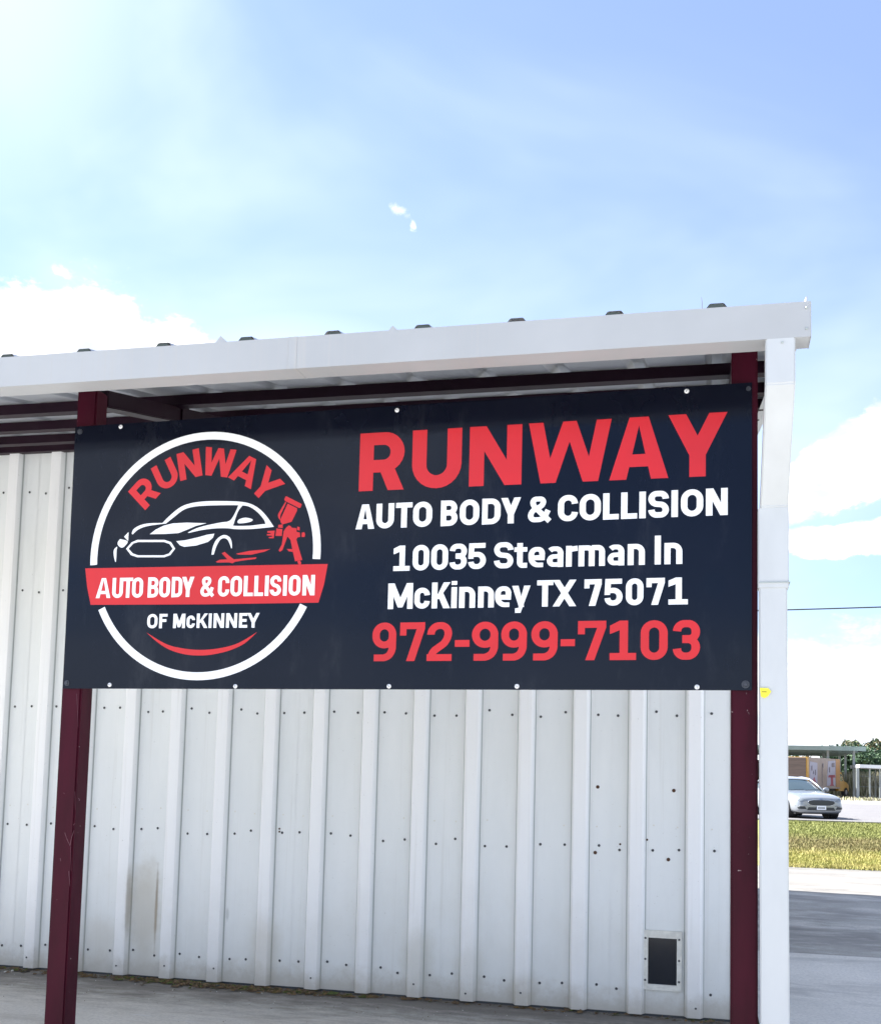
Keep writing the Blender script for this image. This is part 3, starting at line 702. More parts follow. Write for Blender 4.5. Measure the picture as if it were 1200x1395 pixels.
        S([(t * .5, H * .56), (W_ - a_, H * .575), (W_ - a_, bh), (a_, bh), (a_, H * .28)], [0, R_ * .8, R_ * .8, R_ * .8, 0])
    elif ch == '7': B(0, W_, H - th, H); B(0, t * .85, H * .66, H); Pl((W_ - t * 1.1, H - th), (W_, H - th), (W_, H - th * .9), (W_ * .30 + t, 0), (W_ * .30 - t * .1, 0))
    elif ch == '9':
        S([(a_, H * .42), (W_ - a_, H * .42), (W_ - a_, H - bh), (a_, H - bh)], R_ * .85, True)
        S([(W_ - a_, H * .72), (W_ - a_, H * .24), (W_ * .62, bh), (W_ * .08, bh)], [0, R_ * .9, R_ * .5, 0])
    elif ch == '-': B(0, W_, H * .36, H * .36 + th)
    elif ch == 't': S([(W_ * .44, H * .95), (W_ * .44, bh), (W_, bh)], [0, R_ * .5, 0]); B(0, W_, xh - th * .9, xh)
    elif ch == 'i': B(W_ / 2 - a_, W_ / 2 + a_, 0, xh); B(W_ / 2 - a_, W_ / 2 + a_, xh + th * .45, xh + th * 1.25)
    elif ch == 'n': B(0, t, 0, xh); S([(t * .5, xh - bh), (W_ - a_, xh - bh), (W_ - a_, 0)], [0, R_ * .75, 0])
    elif ch == 'm':
        B(0, t, 0, xh); S([(t * .5, xh - bh), (W_ / 2, xh - bh), (W_ / 2, 0)], [0, W_ * .16, 0]); S([(W_ / 2, xh - bh), (W_ - a_, xh - bh), (W_ - a_, 0)], [0, W_ * .16, 0])
    elif ch == 'r': B(0, t, 0, xh); S([(t * .5, xh - bh * 1.5), (W_, xh - bh)], 0)
    elif ch == 'c': S([(W_ - a_, xh * .64), (W_ - a_, xh - bh), (a_, xh - bh), (a_, bh), (W_ - a_, bh), (W_ - a_, xh * .36)], [0] + [min(R_, xh * .4)] * 4 + [0])
    elif ch == 'e':
        S([(t * .6, xh * .47), (W_ - a_, xh * .47), (W_ - a_, xh - bh), (a_, xh - bh), (a_, bh), (W_ - a_ * .6, bh)], [0, 0, xh * .34, xh * .34, xh * .34, 0], v=th * .9)
    elif ch == 'a':
        S([(a_ * 1.1, xh * .80), (W_ * .3, xh - bh), (W_ - a_, xh - bh), (W_ - a_, 0)], [0, xh * .1, xh * .3, 0], v=th * .92)
        S([(W_ - a_, xh * .52), (a_, xh * .50), (a_, bh), (W_ - a_, bh)], [0, xh * .22, xh * .22, 0], v=th * .85)
    elif ch == 'y':
        Pl((0, xh), (t * 1.1, xh), (W_ / 2 + t * .55, 0), (W_ / 2 - t * .35, 0)); Pl((W_ - t * 1.1, xh), (W_, xh), (W_ * .42 + t * .2, -H * .22), (W_ * .18, -H * .22), (W_ * .18, -H * .22 + th * .9), (W_ * .36, -H * .22 + th))
    return o
def text_line(name, mt, chars, bl, top, wt, lab, xh=None, base=.0006):
    """chars: [(ch, x_left_px, x_right_px)], base/top: two photo points along the baseline / cap line; wt = stroke weight in m"""
    (bx0, by0), (bx1, by1) = bl; (tx0, ty0), (tx1, ty1) = top; v = Vin()
    for ch, xa, xb in chars:
        ya = by0 + (by1 - by0) * (xa - bx0) / (bx1 - bx0); yb = by0 + (by1 - by0) * (xb - bx0) / (bx1 - bx0)
        A, B_ = sp(xa, ya), sp(xb, yb)
        xm = (xa + xb) / 2; T = sp(xm, ty0 + (ty1 - ty0) * (xm - tx0) / (tx1 - tx0))
        Wd = B_[0] - A[0]; H = T[1] - (A[1] + B_[1]) / 2; sl = (B_[1] - A[1]) / Wd
        v = Vin()
        for pl in glyph(ch, Wd, H, wt, xh): v.poly([(A[0] + x, A[1] + y + x * sl) for x, y in pl])
        v.build('letter', mt, None, base)
text_line('lettering', M_red, [('R', 488.7, 550), ('U', 560.5, 628), ('N', 638.5, 710), ('W', 719, 832), ('A', 829.5, 910), ('Y', 909.5, 990.3)],
          ((488.6, 669.5), (959, 649)), ((490.5, 591), (990.7, 561)), .0525, 'big red heading lettering')
text_line('lettering', M_white, [('A', 484.5, 509.9), ('U', 512.3, 536.5), ('T', 538.9, 561.3), ('O', 562.3, 588.4), ('B', 599.8, 623), ('O', 625.9, 652.5), ('D', 656, 681.5), ('Y', 682, 709),
          ('&', 718.4, 748.6), ('C', 759.5, 786.8), ('O', 789, 818), ('L', 821, 842.5), ('L', 845.5, 867.5), ('I', 870.5, 879), ('S', 882.5, 910.8), ('I', 914, 923), ('O', 927, 957.5), ('N', 961, 990.8)],
          ((485, 721.3), (990, 701.6)), ((497, 687.2), (990, 664.5)), .0212, 'white lettering under the red heading')
text_line('lettering', M_white, [('1', 535.7, 558), ('0', 561.8, 584.3), ('0', 587, 610), ('3', 612, 635.5), ('5', 637.5, 661.6), ('S', 672.5, 698.9), ('t', 700, 717.7), ('e', 719.4, 741.9), ('a', 744.5, 767),
          ('r', 770.5, 786.3), ('m', 787.5, 823.7), ('a', 827, 850), ('n', 854.5, 878), ('l', 891, 900), ('n', 904.5, 929)],
          ((536, 778), (929, 768.2)), ((547, 743.3), (895, 732.0)), .0198, 'white street address lettering', .071)
text_line('lettering', M_white, [('M', 528.2, 562), ('c', 564.2, 585.3), ('K', 587.8, 612.8), ('i', 613.5, 622.9), ('n', 625, 647), ('n', 650.8, 672.5), ('e', 674, 696), ('y', 697, 722), ('T', 731, 753), ('X', 752.5, 784.5),
          ('7', 795.5, 819), ('5', 823, 847.6), ('0', 852, 876), ('7', 880, 905), ('1', 910, 936.5)],
          ((528, 829.9), (936, 823.3)), ((528, 795), (930, 786.6)), .0198, 'white town and postcode lettering', .073)
text_line('lettering', M_red, [('9', 506.5, 539), ('7', 544, 578), ('2', 581, 615), ('-', 619, 639), ('9', 642, 678), ('9', 682, 717), ('9', 723, 759), ('-', 763, 782.6), ('7', 786.5, 825), ('1', 830, 866), ('0', 872, 909), ('3', 915.8, 953)],
          ((515, 900.8), (950, 898.7)), ((515, 848.3), (950, 844.6)), .0272, 'red telephone number')
# round emblem
CX_, CZ_ = -1.822, 2.0385; RO, RI = .4625, .4335
v = Vin()
def ring(v, a0, a1, ro, ri, n=40, cx=CX_, cz=CZ_):
    for i in range(n):
        t0, t1 = radians(a0 + (a1 - a0) * i / n), radians(a0 + (a1 - a0) * (i + 1) / n)
        v.poly([(cx + ri * cos(t0), cz + ri * sin(t0)), (cx + ro * cos(t0), cz + ro * sin(t0)), (cx + ro * cos(t1), cz + ro * sin(t1)), (cx + ri * cos(t1), cz + ri * sin(t1))])
Z1 = sp(280, 766)[1] - CZ_; Z2 = sp(280, 829)[1] - CZ_
a1_ = math.degrees(math.asin(Z1 / RO)); a2_ = math.degrees(math.asin(Z2 / RO))
ring(v, a1_, 180 - a1_, RO, RI, 56); v.build('emblem_arc', M_white, None, step=0); v = Vin(); ring(v, 180 - a2_, 360 + a2_, RO, RI, 48)
v.build('emblem_arc', M_white, None, step=0)
def z1(x, y): return sp(80 + x / 3, 560 + y / 3)
v = Vin(); v.poly([z1(110, 643), z1(1100, 625), z1(1085, 708), z1(1062, 783), z1(600, 790), z1(132, 792), z1(118, 720)]); v.build('emblem_banner', M_red, 'red banner across the round emblem', base=.0004)
# banner text (measured letter by letter)
w0 = [('A', 153, 213), ('U', 219, 263), ('T', 263, 303), ('O', 300, 345), ('B', 364, 408), ('O', 411, 455), ('D', 461, 505), ('Y', 503, 553), ('&', 579, 632), ('C', 651, 697), ('O', 702, 749),
      ('L', 756, 794), ('L', 799, 836), ('I', 842, 858), ('S', 863, 909), ('I', 916, 933), ('O', 940, 988), ('N', 996, 1046)]
text_line('lettering', M_white, [(ch, 80 + a_ / 3, 80 + b_ / 3) for ch, a_, b_ in w0], ((131, 815), (428.7, 811)), ((131, 787.8), (428.7, 783.2)), .0148, 'white lettering on the red banner', base=.0012)
w1 = [('O', 362, 404), ('F', 411, 444), ('M', 468, 517), ('c', 523, 557), ('K', 564, 609), ('I', 612, 626), ('N', 633, 676), ('N', 684, 729), ('E', 737, 771), ('Y', 770, 820)]
text_line('lettering', M_white, [(ch, 80 + a_ / 3, 80 + b_ / 3) for ch, a_, b_ in w1], ((200, 856), (353, 855)), ((200, 836.6), (353, 835)), .0118, 'white lettering below the banner', .046)
# smile
v = Vin(); A_ = [z1(360, 905), z1(440, 952), z1(510, 970), z1(585, 976), z1(665, 968), z1(735, 948), z1(812, 903)]; B_ = [z1(760, 950), z1(700, 978), z1(640, 993), z1(585, 999), z1(520, 995), z1(455, 976), z1(405, 945)]
def crm(pts, n=5):
    out = []; P_ = [Vector(p) for p in pts]
    for i in range(len(P_) - 1):
        p0, p1, p2, p3 = P_[max(i - 1, 0)], P_[i], P_[i + 1], P_[min(i + 2, len(P_) - 1)]
        for k in range(n):
            t = k / n; out.append(tuple(.5 * ((2 * p1) + (p2 - p0) * t + (2 * p0 - 5 * p1 + 4 * p2 - p3) * t * t + (3 * p1 - p0 - 3 * p2 + p3) * t ** 3)))
    out.append(tuple(P_[-1])); return out
v.poly(crm(A_) + crm([A_[-1]] + B_ + [A_[0]])[1:-1]); v.build('emblem_swoosh', M_red, 'red curved swoosh')
# arched word
v = Vin(); ctr = (CX_, CZ_ + .0); Rb = .296; cap = .106
for ch, ang, wd in (('R', -45.5, .088), ('U', -27.8, .090), ('N', -11.2, .092), ('W', 8.3, .126), ('A', 27.5, .105), ('Y', 44.0, .105)):
    v = Vin()
    for pl in glyph(ch, wd, cap, .0262):
        t = radians(-ang)
        v.poly([(ctr[0] + (x - wd / 2) * cos(t) - (Rb + y) * sin(t), ctr[1] + (x - wd / 2) * sin(t) + (Rb + y) * cos(t)) for x, y in pl])
    v.build('letter', M_red)
# car line drawing
def z4(x, y): return sp(150 + x / 4, 570 + y / 4)
def shape(pl, v, f=z4, smooth_=True):
    pts = [f(*p) for p in pl]
    if smooth_:
        pts = crm(pts + [pts[0]], 4)[:-1]
    v.poly(pts)
    if v is not GV: v.build(*LN); v.polys.clear()
import itertools
LC = itertools.count(); GV = None; LN = ('car_line', M_white)
def band(v, top, bot, f=z4, n=5):
    A_, B_ = crm([f(*p) for p in top], n), crm([f(*p) for p in bot], n); m_ = min(len(A_), len(B_))
    for i in range(m_ - 1): v.poly([A_[i], A_[i + 1], B_[i + 1], B_[i]])
    v.build(*LN, base=.0006 + .00004 * (len(v.polys) % 7 + LC.__next__())); v.polys.clear()
v = Vin()
band(v, [(285, 572), (330, 527), (385, 484), (440, 463), (520, 452), (640, 451), (725, 456), (772, 468), (815, 493), (855, 535), (893, 590)],
        [(305, 574), (345, 542), (400, 500), (450, 483), (520, 476), (640, 473), (725, 475), (765, 484), (805, 512), (840, 553), (848, 580)])
band(v, [(700, 474), (690, 500), (672, 535), (655, 556), (630, 566)], [(724, 474), (702, 502), (686, 540), (668, 590), (640, 596)])
band(v, [(425, 622), (480, 596), (560, 576), (640, 564), (668, 584), (760, 585), (848, 576), (893, 590)], [(432, 624), (500, 609), (570, 600), (640, 599), (690, 604), (770, 603), (850, 596), (894, 591)])
shape([(218, 631), (250, 606), (295, 584), (345, 572), (420, 568), (480, 570), (528, 571), (470, 586), (425, 605), (375, 625), (300, 630)], v, smooth_=False)
band(v, [(120, 628), (130, 604), (165, 583), (215, 572), (300, 570)], [(126, 633), (150, 610), (185, 593), (230, 583), (300, 574)])
shape([(78, 645), (103, 619), (101, 668)], v, smooth_=False); shape([(56, 657), (97, 669), (86, 692), (66, 705), (46, 692), (44, 675)], v)
band(v, [(40, 699), (24, 715), (22, 745), (30, 782)], [(42, 701), (38, 720), (37, 750), (34, 783)])
go = [(89, 710), (120, 675), (150, 662), (298, 662), (334, 674), (357, 710), (330, 745), (298, 757), (150, 757), (115, 745)]; gi = [(103, 710), (129, 682), (155, 674), (296, 674), (325, 684), (343, 710), (322, 736), (294, 746), (155, 746), (126, 736)]
for i in range(10): j = (i + 1) % 10; v.poly([z4(*go[i]), z4(*go[j]), z4(*gi[j]), z4(*gi[i])])
v.build(*LN); v.polys.clear()
shape([(362, 669), (410, 664), (480, 648), (530, 634), (570, 628), (562, 650), (535, 673), (470, 693), (405, 700), (383, 692)], v, smooth_=False)
band(v, [(554, 743), (562, 700), (582, 660), (618, 636), (650, 645), (664, 672), (666, 708)], [(567, 742), (580, 700), (600, 664), (620, 653), (640, 660), (652, 680), (662, 708)])
shape([(695, 563), (705, 550), (740, 541), (777, 550), (770, 562), (735, 570), (702, 572)], v)
v = Vin(); LN = ('spray_mark', M_red)
shape([(577, 781), (600, 770), (640, 768), (610, 735), (626, 727), (652, 750), (676, 768), (740, 762), (800, 757), (795, 766), (720, 775), (682, 782), (668, 790), (648, 785), (585, 786)], v, smooth_=False)
shape([(688, 737), (760, 722), (875, 712), (840, 727), (770, 743), (700, 743)], v, smooth_=False)
def zg_(x, y): return sp(330 + x / 11.62, 660 + y / 11.62)
for pl in ([(690, 190), (705, 188), (935, 305), (945, 320), (925, 370), (900, 372), (680, 262), (670, 235)], [(722, 303), (872, 378), (870, 420), (785, 590), (640, 634), (612, 600), (606, 560)],
           [(686, 275), (702, 288), (608, 487), (604, 570), (578, 530), (568, 495), (574, 465)], [(575, 640), (645, 632), (645, 690), (570, 685)], [(545, 697), (640, 708), (630, 815), (530, 815)],
           [(400, 738), (520, 730), (503, 852), (430, 852), (420, 835), (478, 825), (475, 812), (395, 808), (395, 788), (455, 780), (452, 768), (402, 765)],
           [(700, 680), (740, 648), (770, 660), (792, 686), (860, 692), (865, 750), (915, 762), (922, 830), (880, 838), (860, 870), (905, 1030), (955, 1195), (920, 1202), (840, 1217), (800, 1050), (768, 880), (720, 825), (640, 1040), (600, 1066), (578, 1045), (630, 950), (660, 740)],
           [(875, 668), (912, 675), (912, 728), (868, 720)], [(945, 762), (985, 755), (1000, 790), (990, 832), (943, 832)], [(708, 1022), (790, 1022), (802, 1068), (740, 1058)], [(875, 1215), (920, 1203), (937, 1240), (930, 1268), (890, 1264)]):
    shape(pl, v, zg_, False)

# screws and corner bolts of the sign
first = None
for (u, vv) in ((165, 581.5), (541, 559), (935, 533), (150, 933), (321, 935), (530, 935), (704, 935), (949, 936)):
    x, z = sp(u, vv)
    if first is None:
        o = discs([(0, 0, 0)], .0062, 'screw', M_sscrew, n=10, thick=.004); first = o.data
        slot = MB(); slot.box(-.0045, .0045, -.0056, -.0052, -.0008, .0008); sl_ = slot.build('slot', M_screw); sl_.parent = o; sm_ = sl_.data
    else:
        o = bpy.data.objects.new('screw', first); COL.objects.link(o); sl_ = bpy.data.objects.new('slot', sm_); COL.objects.link(sl_); sl_.parent = o
    o.parent = SIGN; o.location = (x + 1.12, ST * x - .0004, z - 1.53); sl_.rotation_euler = (0, random.random() * 3, 0)
first = None
for (u, vv, r_) in ((106, 588.5, .011), (92, 930.5, .011), (1015, 932.5, .013), (1019, 529.5, .008)):
    x, z = sp(u, vv); x = max(x, corners[0][0] + .015); q = MB(); n = 16
    for (ra, rb, ya, yb) in ((r_, r_ * .95, .0, .0025), (r_ * .62, r_ * .5, .0025, .007)):
        vs_ = [(ra * cos(2 * pi * k / n), -ya, ra * sin(2 * pi * k / n)) for k in range(n)] + [(rb * cos(2 * pi * k / n), -yb, rb * sin(2 * pi * k / n)) for k in range(n)]
        q.add(vs_, [(i, (i + 1) % n, n + (i + 1) % n, n + i) for i in range(n)] + [tuple(n + k for k in range(n))])
    o = q.build('corner_bolt', M_bolt); o.parent = SIGN; o.location = (x + 1.12, ST * x - .0004, z - 1.53)

# ------------------------------------------------------------------ litter along the wall foot
lr = random.Random(11); q = MB()
def clus():
    r = lr.random()
    if r < .38: return -2.72 + lr.gauss(0, .28), 2.33 + lr.gauss(0, .035)
    if r < .6: return lr.uniform(-4.6, -1.9), 2.34 + lr.gauss(0, .03)
    if r < .72: return -3.2 + lr.gauss(0, .15), 2.36 + lr.gauss(0, .02)
    return lr.uniform(-4.8, .1), 2.38 + lr.gauss(0, .02)
for i in range(1500):
    x, y = clus(); y = min(y, 2.398)
    l = lr.uniform(.008, .05) * (2.0 if lr.random() < .12 else 1); an = lr.gauss(0, .7); r_ = lr.uniform(.0006, .0016)
    mt = lr.choice((M_twig, M_twig, M_leaf, M_moss))
    z = .002 + lr.random() * .006
    if lr.random() < .55: q.tube([(x, y, z), (x + l * .5 * cos(an), y + l * .5 * sin(an), z + lr.uniform(0, .01)), (x + l * cos(an), y + l * sin(an + .2), z)], [r_, r_, r_ * .5], 3, mt, cap=False)
    else:
        w = l * .3; ca, sa = cos(an), sin(an); h_ = lr.uniform(0, .012)
        q.add([(x, y, z), (x + l * .5 * ca - w * sa, y + l * .5 * sa + w * ca, z + h_), (x + l * ca, y + l * sa, z + .002), (x + l * .5 * ca + w * sa, y + l * .5 * sa - w * ca, z)], [(0, 1, 2, 3)], mt)
for i in range(220):
    x = lr.uniform(-4.5, -.6); y = 2.36 - abs(lr.gauss(0, .35)); r_ = lr.uniform(.0012, .004)
    vs_ = [(x + r_ * sx, y + r_ * sy, .002 + r_ * sz) for sx, sy, sz in ((1, 0, 0), (0, 1, 0), (-1, 0, 0), (0, -1, 0), (0, 0, 1))]; q.add(vs_, [(0, 1, 4), (1, 2, 4), (2, 3, 4), (3, 0, 4)], lr.choice((M_twig, M_petframe, M_leaf)))
tag(q.build('leaf_litter', M_twig), 'dry twigs and leaf litter swept against the foot of the white wall', 'debris', kind='stuff')
def lump(name, x, y, r, mt, label, cat, sq=.6):
    bm = bmesh.new(); bmesh.ops.create_icosphere(bm, subdivisions=2, radius=r); rr = random.Random(int(x * 1000))
    for v_ in bm.verts: v_.co *= rr.uniform(.75, 1.15); v_.co.z *= sq
    me = bpy.data.meshes.new(name); bm.to_mesh(me); bm.free(); me.materials.append(mt); o = bpy.data.objects.new(name, me); COL.objects.link(o); o.location = (x, y, r * sq * .7); return tag(o, label, cat)
M_peb = mat('pale_pebble', (.55, .53, .48), .8, 0, .3, .2, 60)
def gz0(u, v):
    d = RM @ Vector(((u - 600) / FPX, 1, -(v - CYPX) / FPX)); return CO + d * (-CO.z / d.z)
for i, (u, vv, r_, lb) in enumerate(((8, 1325, .010, 'pale pebble at the foot of the wall, furthest left'), (18, 1323, .009, 'pale pebble on the slab just right of the leftmost pebble'), (357, 1353.5, .006, 'tiny white pebble on the slab near the litter heap'))):
    p = gz0(u, vv); lump('pebble', p.x, min(p.y, 2.37), r_, M_peb, lb, 'pebble')
p = gz0(296, 1344.5); o = lump('clod', p.x, min(p.y, 2.36), .022, M_closure, 'dark clod lying among twigs at the wall foot', 'debris', .35)
p = gz0(197, 1331.5); o = lump('leaf_curl', p.x, min(p.y, 2.38), .012, M_closure, 'small dark curled leaf at the wall foot beside the second bay', 'leaf', .9)

# ------------------------------------------------------------------ silver saloon car
M_paint = mat('silver_car_paint', (.25, .27, .29), .28, .35, .5, 0, 1, coat=.8)
M_glass = mat('tinted_glass', (.03, .05, .06), .06, 0, .8)
M_tyre = mat('tyre', (.018, .018, .02), .8); M_rim = mat('alloy', (.45, .46, .48), .3, .8)
M_lamp = mat('headlamp_lens', (.20, .22, .24), .1, .2, .8); M_lampd = mat('amber_lens', (.36, .30, .26), .2); M_grille = mat('grille_dark', (.03, .035, .04), .35, .3); M_chrome = mat('chrome', (.7, .72, .74), .15, .9)
M_plate = mat('number_plate', (.8, .82, .85), .4)
def make_car(loc, rz):
    C_ = empty('silver_saloon_car', loc, 'silver four-door saloon with dark grille standing on the road beyond the grass', 'car', rz=rz)
    # front is -Y, x half width; stations along y: (y, half width, z_sill, z_shoulder, z_top(centre), top half width)
    st_ = [(-2.42, .56, .30, .52, .64, .42), (-2.40, .74, .20, .58, .72, .56), (-2.28, .86, .18, .66, .79, .68), (-2.0, .91, .18, .72, .86, .74), (-1.5, .925, .18, .76, .91, .74), (-1.0, .93, .18, .83, .97, .72),
           (-.72, .93, .18, .86, 1.00, .72), (0, .93, .18, .90, 1.02, .70), (1.0, .93, .18, .93, 1.05, .70), (1.7, .92, .18, .95, 1.07, .72), (2.1, .88, .22, .95, 1.08, .68), (2.38, .78, .30, .90, 1.02, .60), (2.43, .66, .42, .82, .92, .52)]
    q = MB(); vs_ = []
    for (y, w, zs_, zsh, zt, tw) in st_:
        half = [(w * .80, zs_), (w * .97, zs_ + .05), (w, zs_ + (zsh - zs_) * .45), (w * .985, zs_ + (zsh - zs_) * .72), (w * .955, zsh), ((w + tw) / 2 * .99, (zsh + zt) / 2 + .02), (tw * .9, zt - .012), (tw * .45, zt + .008)]
        ring_ = [(-x, z) for x, z in half] + [(0, zt + .016)] + [(x, z) for x, z in half[::-1]]
        vs_ += [(x, y, z) for x, z in ring_]
    n = 17; fs = []
    for j in range(len(st_) - 1):
        for i in range(n - 1): fs.append((j * n + i, j * n + i + 1, (j + 1) * n + i + 1, (j + 1) * n + i))
        fs.append((j * n + n - 1, j * n, (j + 1) * n, (j + 1) * n + n - 1))
    fs += [tuple(range(n))[::-1], tuple((len(st_) - 1) * n + i for i in range(n))]
    q.add(vs_, fs); body = fixn(q.build('body', M_paint, C_, True)); sb = body.modifiers.new('s', 'SUBSURF'); sb.levels = 2; sb.render_levels = 2
    dg_ = bpy.context.evaluated_depsgraph_get(); dg_.update(); bvh = BVHTree.FromObject(body, dg_)
    def nose(x, z, e=0.0):
        h_ = bvh.ray_cast(Vector((x, -6, z)), Vector((0, 1, 0)))
        return (x, (h_[0].y if h_[0] else -2.0) - e, z)
    def drape(name, pl, sgn, e, mt):      # a panel that follows the bodywork
        cx = sum(p[0] for p in pl) / len(pl); cz = sum(p[1] for p in pl) / len(pl); q = MB(); n = len(pl); R_ = 4; dense = []
        for i in range(n):
            a_, b_ = pl[i], pl[(i + 1) % n]
            for k in range(3): dense.append((a_[0] + (b_[0] - a_[0]) * k / 3, a_[1] + (b_[1] - a_[1]) * k / 3))
        m_ = len(dense); vs_ = [nose(sgn * cx, cz, e)]
        for r_ in range(1, R_ + 1): vs_ += [nose(sgn * (cx + (x - cx) * r_ / R_), cz + (z - cz) * r_ / R_, e) for x, z in dense]
        fs = [(0, 1 + i, 1 + (i + 1) % m_) for i in range(m_)]
        for r_ in range(R_ - 1):
            for i in range(m_): fs.append((1 + r_ * m_ + i, 1 + r_ * m_ + (i + 1) % m_, 1 + (r_ + 1) * m_ + (i + 1) % m_, 1 + (r_ + 1) * m_ + i))
        q.add(vs_, fs); o = fixn(q.build(name, mt, C_)); md = o.modifiers.new('t', 'SOLIDIFY'); md.thickness = .02; md.offset = 0; return o
    # cabin
    def cab(scale, stt, name, mt, parent, zo=0):
        q = MB(); vs_ = []
        for (y, wb, wt_, zb, zt) in stt:
            for (x, z) in ((-wb, zb), (-(wb * .55 + wt_ * .45) * 1.01, zb + (zt - zb) * .5), (-wt_, zt - .03), (-wt_ * .6, zt), (0, zt + .015), (wt_ * .6, zt), (wt_, zt - .03), ((wb * .55 + wt_ * .45) * 1.01, zb + (zt - zb) * .5), (wb, zb)): vs_.append((x * scale, y, z + zo))
        n = 9; fs = [(j * n + i, j * n + i + 1, (j + 1) * n + i + 1, (j + 1) * n + i) for j in range(len(stt) - 1) for i in range(n - 1)]
        q.add(vs_, fs); o = fixn(q.build(name, mt, parent, True)); m_ = o.modifiers.new('s', 'SUBSURF'); m_.levels = 2; m_.render_levels = 2; return o
    stt = [(-.98, .74, .70, .93, .96), (-.55, .75, .66, .95, 1.18), (-.10, .76, .62, .97, 1.385), (.25, .77, .60, .98, 1.45), (.9, .77, .59, 1.0, 1.47), (1.4, .75, .57, 1.0, 1.40), (1.85, .72, .58, 1.02, 1.22), (2.15, .70, .62, 1.04, 1.07)]
    cab(1, stt, 'cabin_glass', M_glass, C_)
    rt = MB(); top = [(-.14, .635, 1.375), (.15, .62, 1.44), (.6, .60, 1.475), (1.0, .60, 1.465), (1.45, .58, 1.395)]; vs_ = []
    for (y, w, z) in top:
        for f in (-1, -.97, -.5, 0, .5, .97, 1): vs_.append((w * f, y, z + .022 - .03 * abs(f) ** 3))
    rt.add(vs_, [(j * 7 + i, j * 7 + i + 1, j * 7 + i + 8, j * 7 + i + 7) for j in range(4) for i in range(6)]); o = fixn(rt.build('roof', M_paint, C_, True)); m_ = o.modifiers.new('t', 'SOLIDIFY'); m_.thickness = .03; m_ = o.modifiers.new('s', 'SUBSURF'); m_.render_levels = 2
    for s_ in (-1, 1):
        q = MB(); q.tube([(s_ * .775, -1.02, .94), (s_ * .72, -.55, 1.19), (s_ * .635, -.10, 1.40), (s_ * .615, .5, 1.46), (s_ * .60, 1.3, 1.42), (s_ * .64, 1.8, 1.23), (s_ * .70, 2.15, 1.08)], .034, 8); q.build('pillar', M_paint, C_, True)
        q = MB(); q.tube([(s_ * .735, .45, .99), (s_ * .62, .52, 1.44)], .03, 6); q.build('door_pillar', M_black, C_)
        # mirror
        bm = bmesh.new(); bmesh.ops.create_uvsphere(bm, u_segments=12, v_segments=8, radius=1)
        for v_ in bm.verts: v_.co = Vector((v_.co.x * .125 + s_ * 1.03, v_.co.y * .07 - .62, v_.co.z * .085 + 1.02))
        me = bpy.data.meshes.new('wing_mirror'); bm.to_mesh(me); bm.free(); me.materials.append(M_paint); me.polygons.foreach_set('use_smooth', [True] * len(me.polygons)); o = bpy.data.objects.new('wing_mirror', me); COL.objects.link(o); o.parent = C_
        # headlight: swept lens wrapping the corner
        fp = lambda x, z, e=.0: nose(x, z, e)
        drape('headlight', [(.50, .635), (.62, .60), (.76, .615), (.85, .69), (.83, .745), (.72, .735), (.60, .69)], s_, .012, M_lamp)
        drape('indicator', [(.80, .66), (.85, .70), (.835, .74), (.78, .72)], s_, .02, M_lampd)
        q = MB(); q.box(s_ * .70 - .05, s_ * .70 + .05, -2.40 + .30, -2.40 + .33, .66, .74); 
        # front fog recess + blade
        drape('fog_recess', [(.54, .335), (.80, .345), (.83, .41), (.60, .425)], s_, .012, M_grille)
        q = MB(); q.tube([fp(s_ * .54, .46, .035), fp(s_ * .7, .455, .04), fp(s_ * .87, .46, .03)], .018, 6); q.build('bumper_blade', M_paint, C_, True)
        for wy in (-1.50, 1.42):
            wh = bpy.data.objects.new('wheel', None); COL.objects.link(wh); wh.parent = C_; wh.location = (s_ * .82, wy, .335); wh.rotation_euler = (0, 0, radians(14 if wy < 0 else 0))
            q = MB(); n = 24; prof = [(-.10, .24), (-.11, .31), (-.085, .335), (.085, .335), (.11, .31), (.10, .24)]
            vs_ = [(x, r * cos(2 * pi * k / n), r * sin(2 * pi * k / n)) for x, r in prof for k in range(n)]; fs = [(j * n + k, j * n + (k + 1) % n, ((j + 1) % 6) * n + (k + 1) % n, ((j + 1) % 6) * n + k) for j in range(6) for k in range(n)]
            q.add(vs_, fs); fixn(q.build('tyre', M_tyre, wh, True))
            q = MB()
            for k in range(10): 
                an = 2 * pi * k / 10; q.tube([(s_ * .075, .04 * cos(an), .04 * sin(an)), (s_ * .09, .235 * cos(an), .235 * sin(an))], [.03, .016], 6)
            q.tube([(s_ * .05, 0, 0), (s_ * .10, 0, 0)], .055, 12)
            vs_ = [(x, r * cos(2 * pi * k / n), r * sin(2 * pi * k / n)) for x, r in ((s_ * .1, .245), (s_ * .02, .225), (-s_ * .05, .225)) for k in range(n)]; q.add(vs_, [(j * n + k, j * n + (k + 1) % n, (j + 1) * n + (k + 1) % n, (j + 1) * n + k) for j in range(2) for k in range(n)])
            fixn(q.build('rim', M_rim, wh))
            q = MB(); q.tube([(s_ * .60, wy, .335), (s_ * .935, wy, .335)], .375, 24); o = q.build('wheel_arch', M_black, C_)
    gr = [(-.50, .575), (-.42, .49), (-.30, .465), (.30, .465), (.42, .49), (.50, .575), (.43, .64), (.28, .665), (-.28, .665), (-.43, .64)]
    o = drape('grille', gr, 1, .012, M_grille)
    for i in range(5):
        z = .495 + i * .034; w = .43 + .02 * (2 - abs(2 - i)); q = MB(); q.tube([nose(w * f, z, .016) for f in (-1, -.66, -.33, 0, .33, .66, 1)], .004, 5); q.build('grille_bar', M_chrome, o)
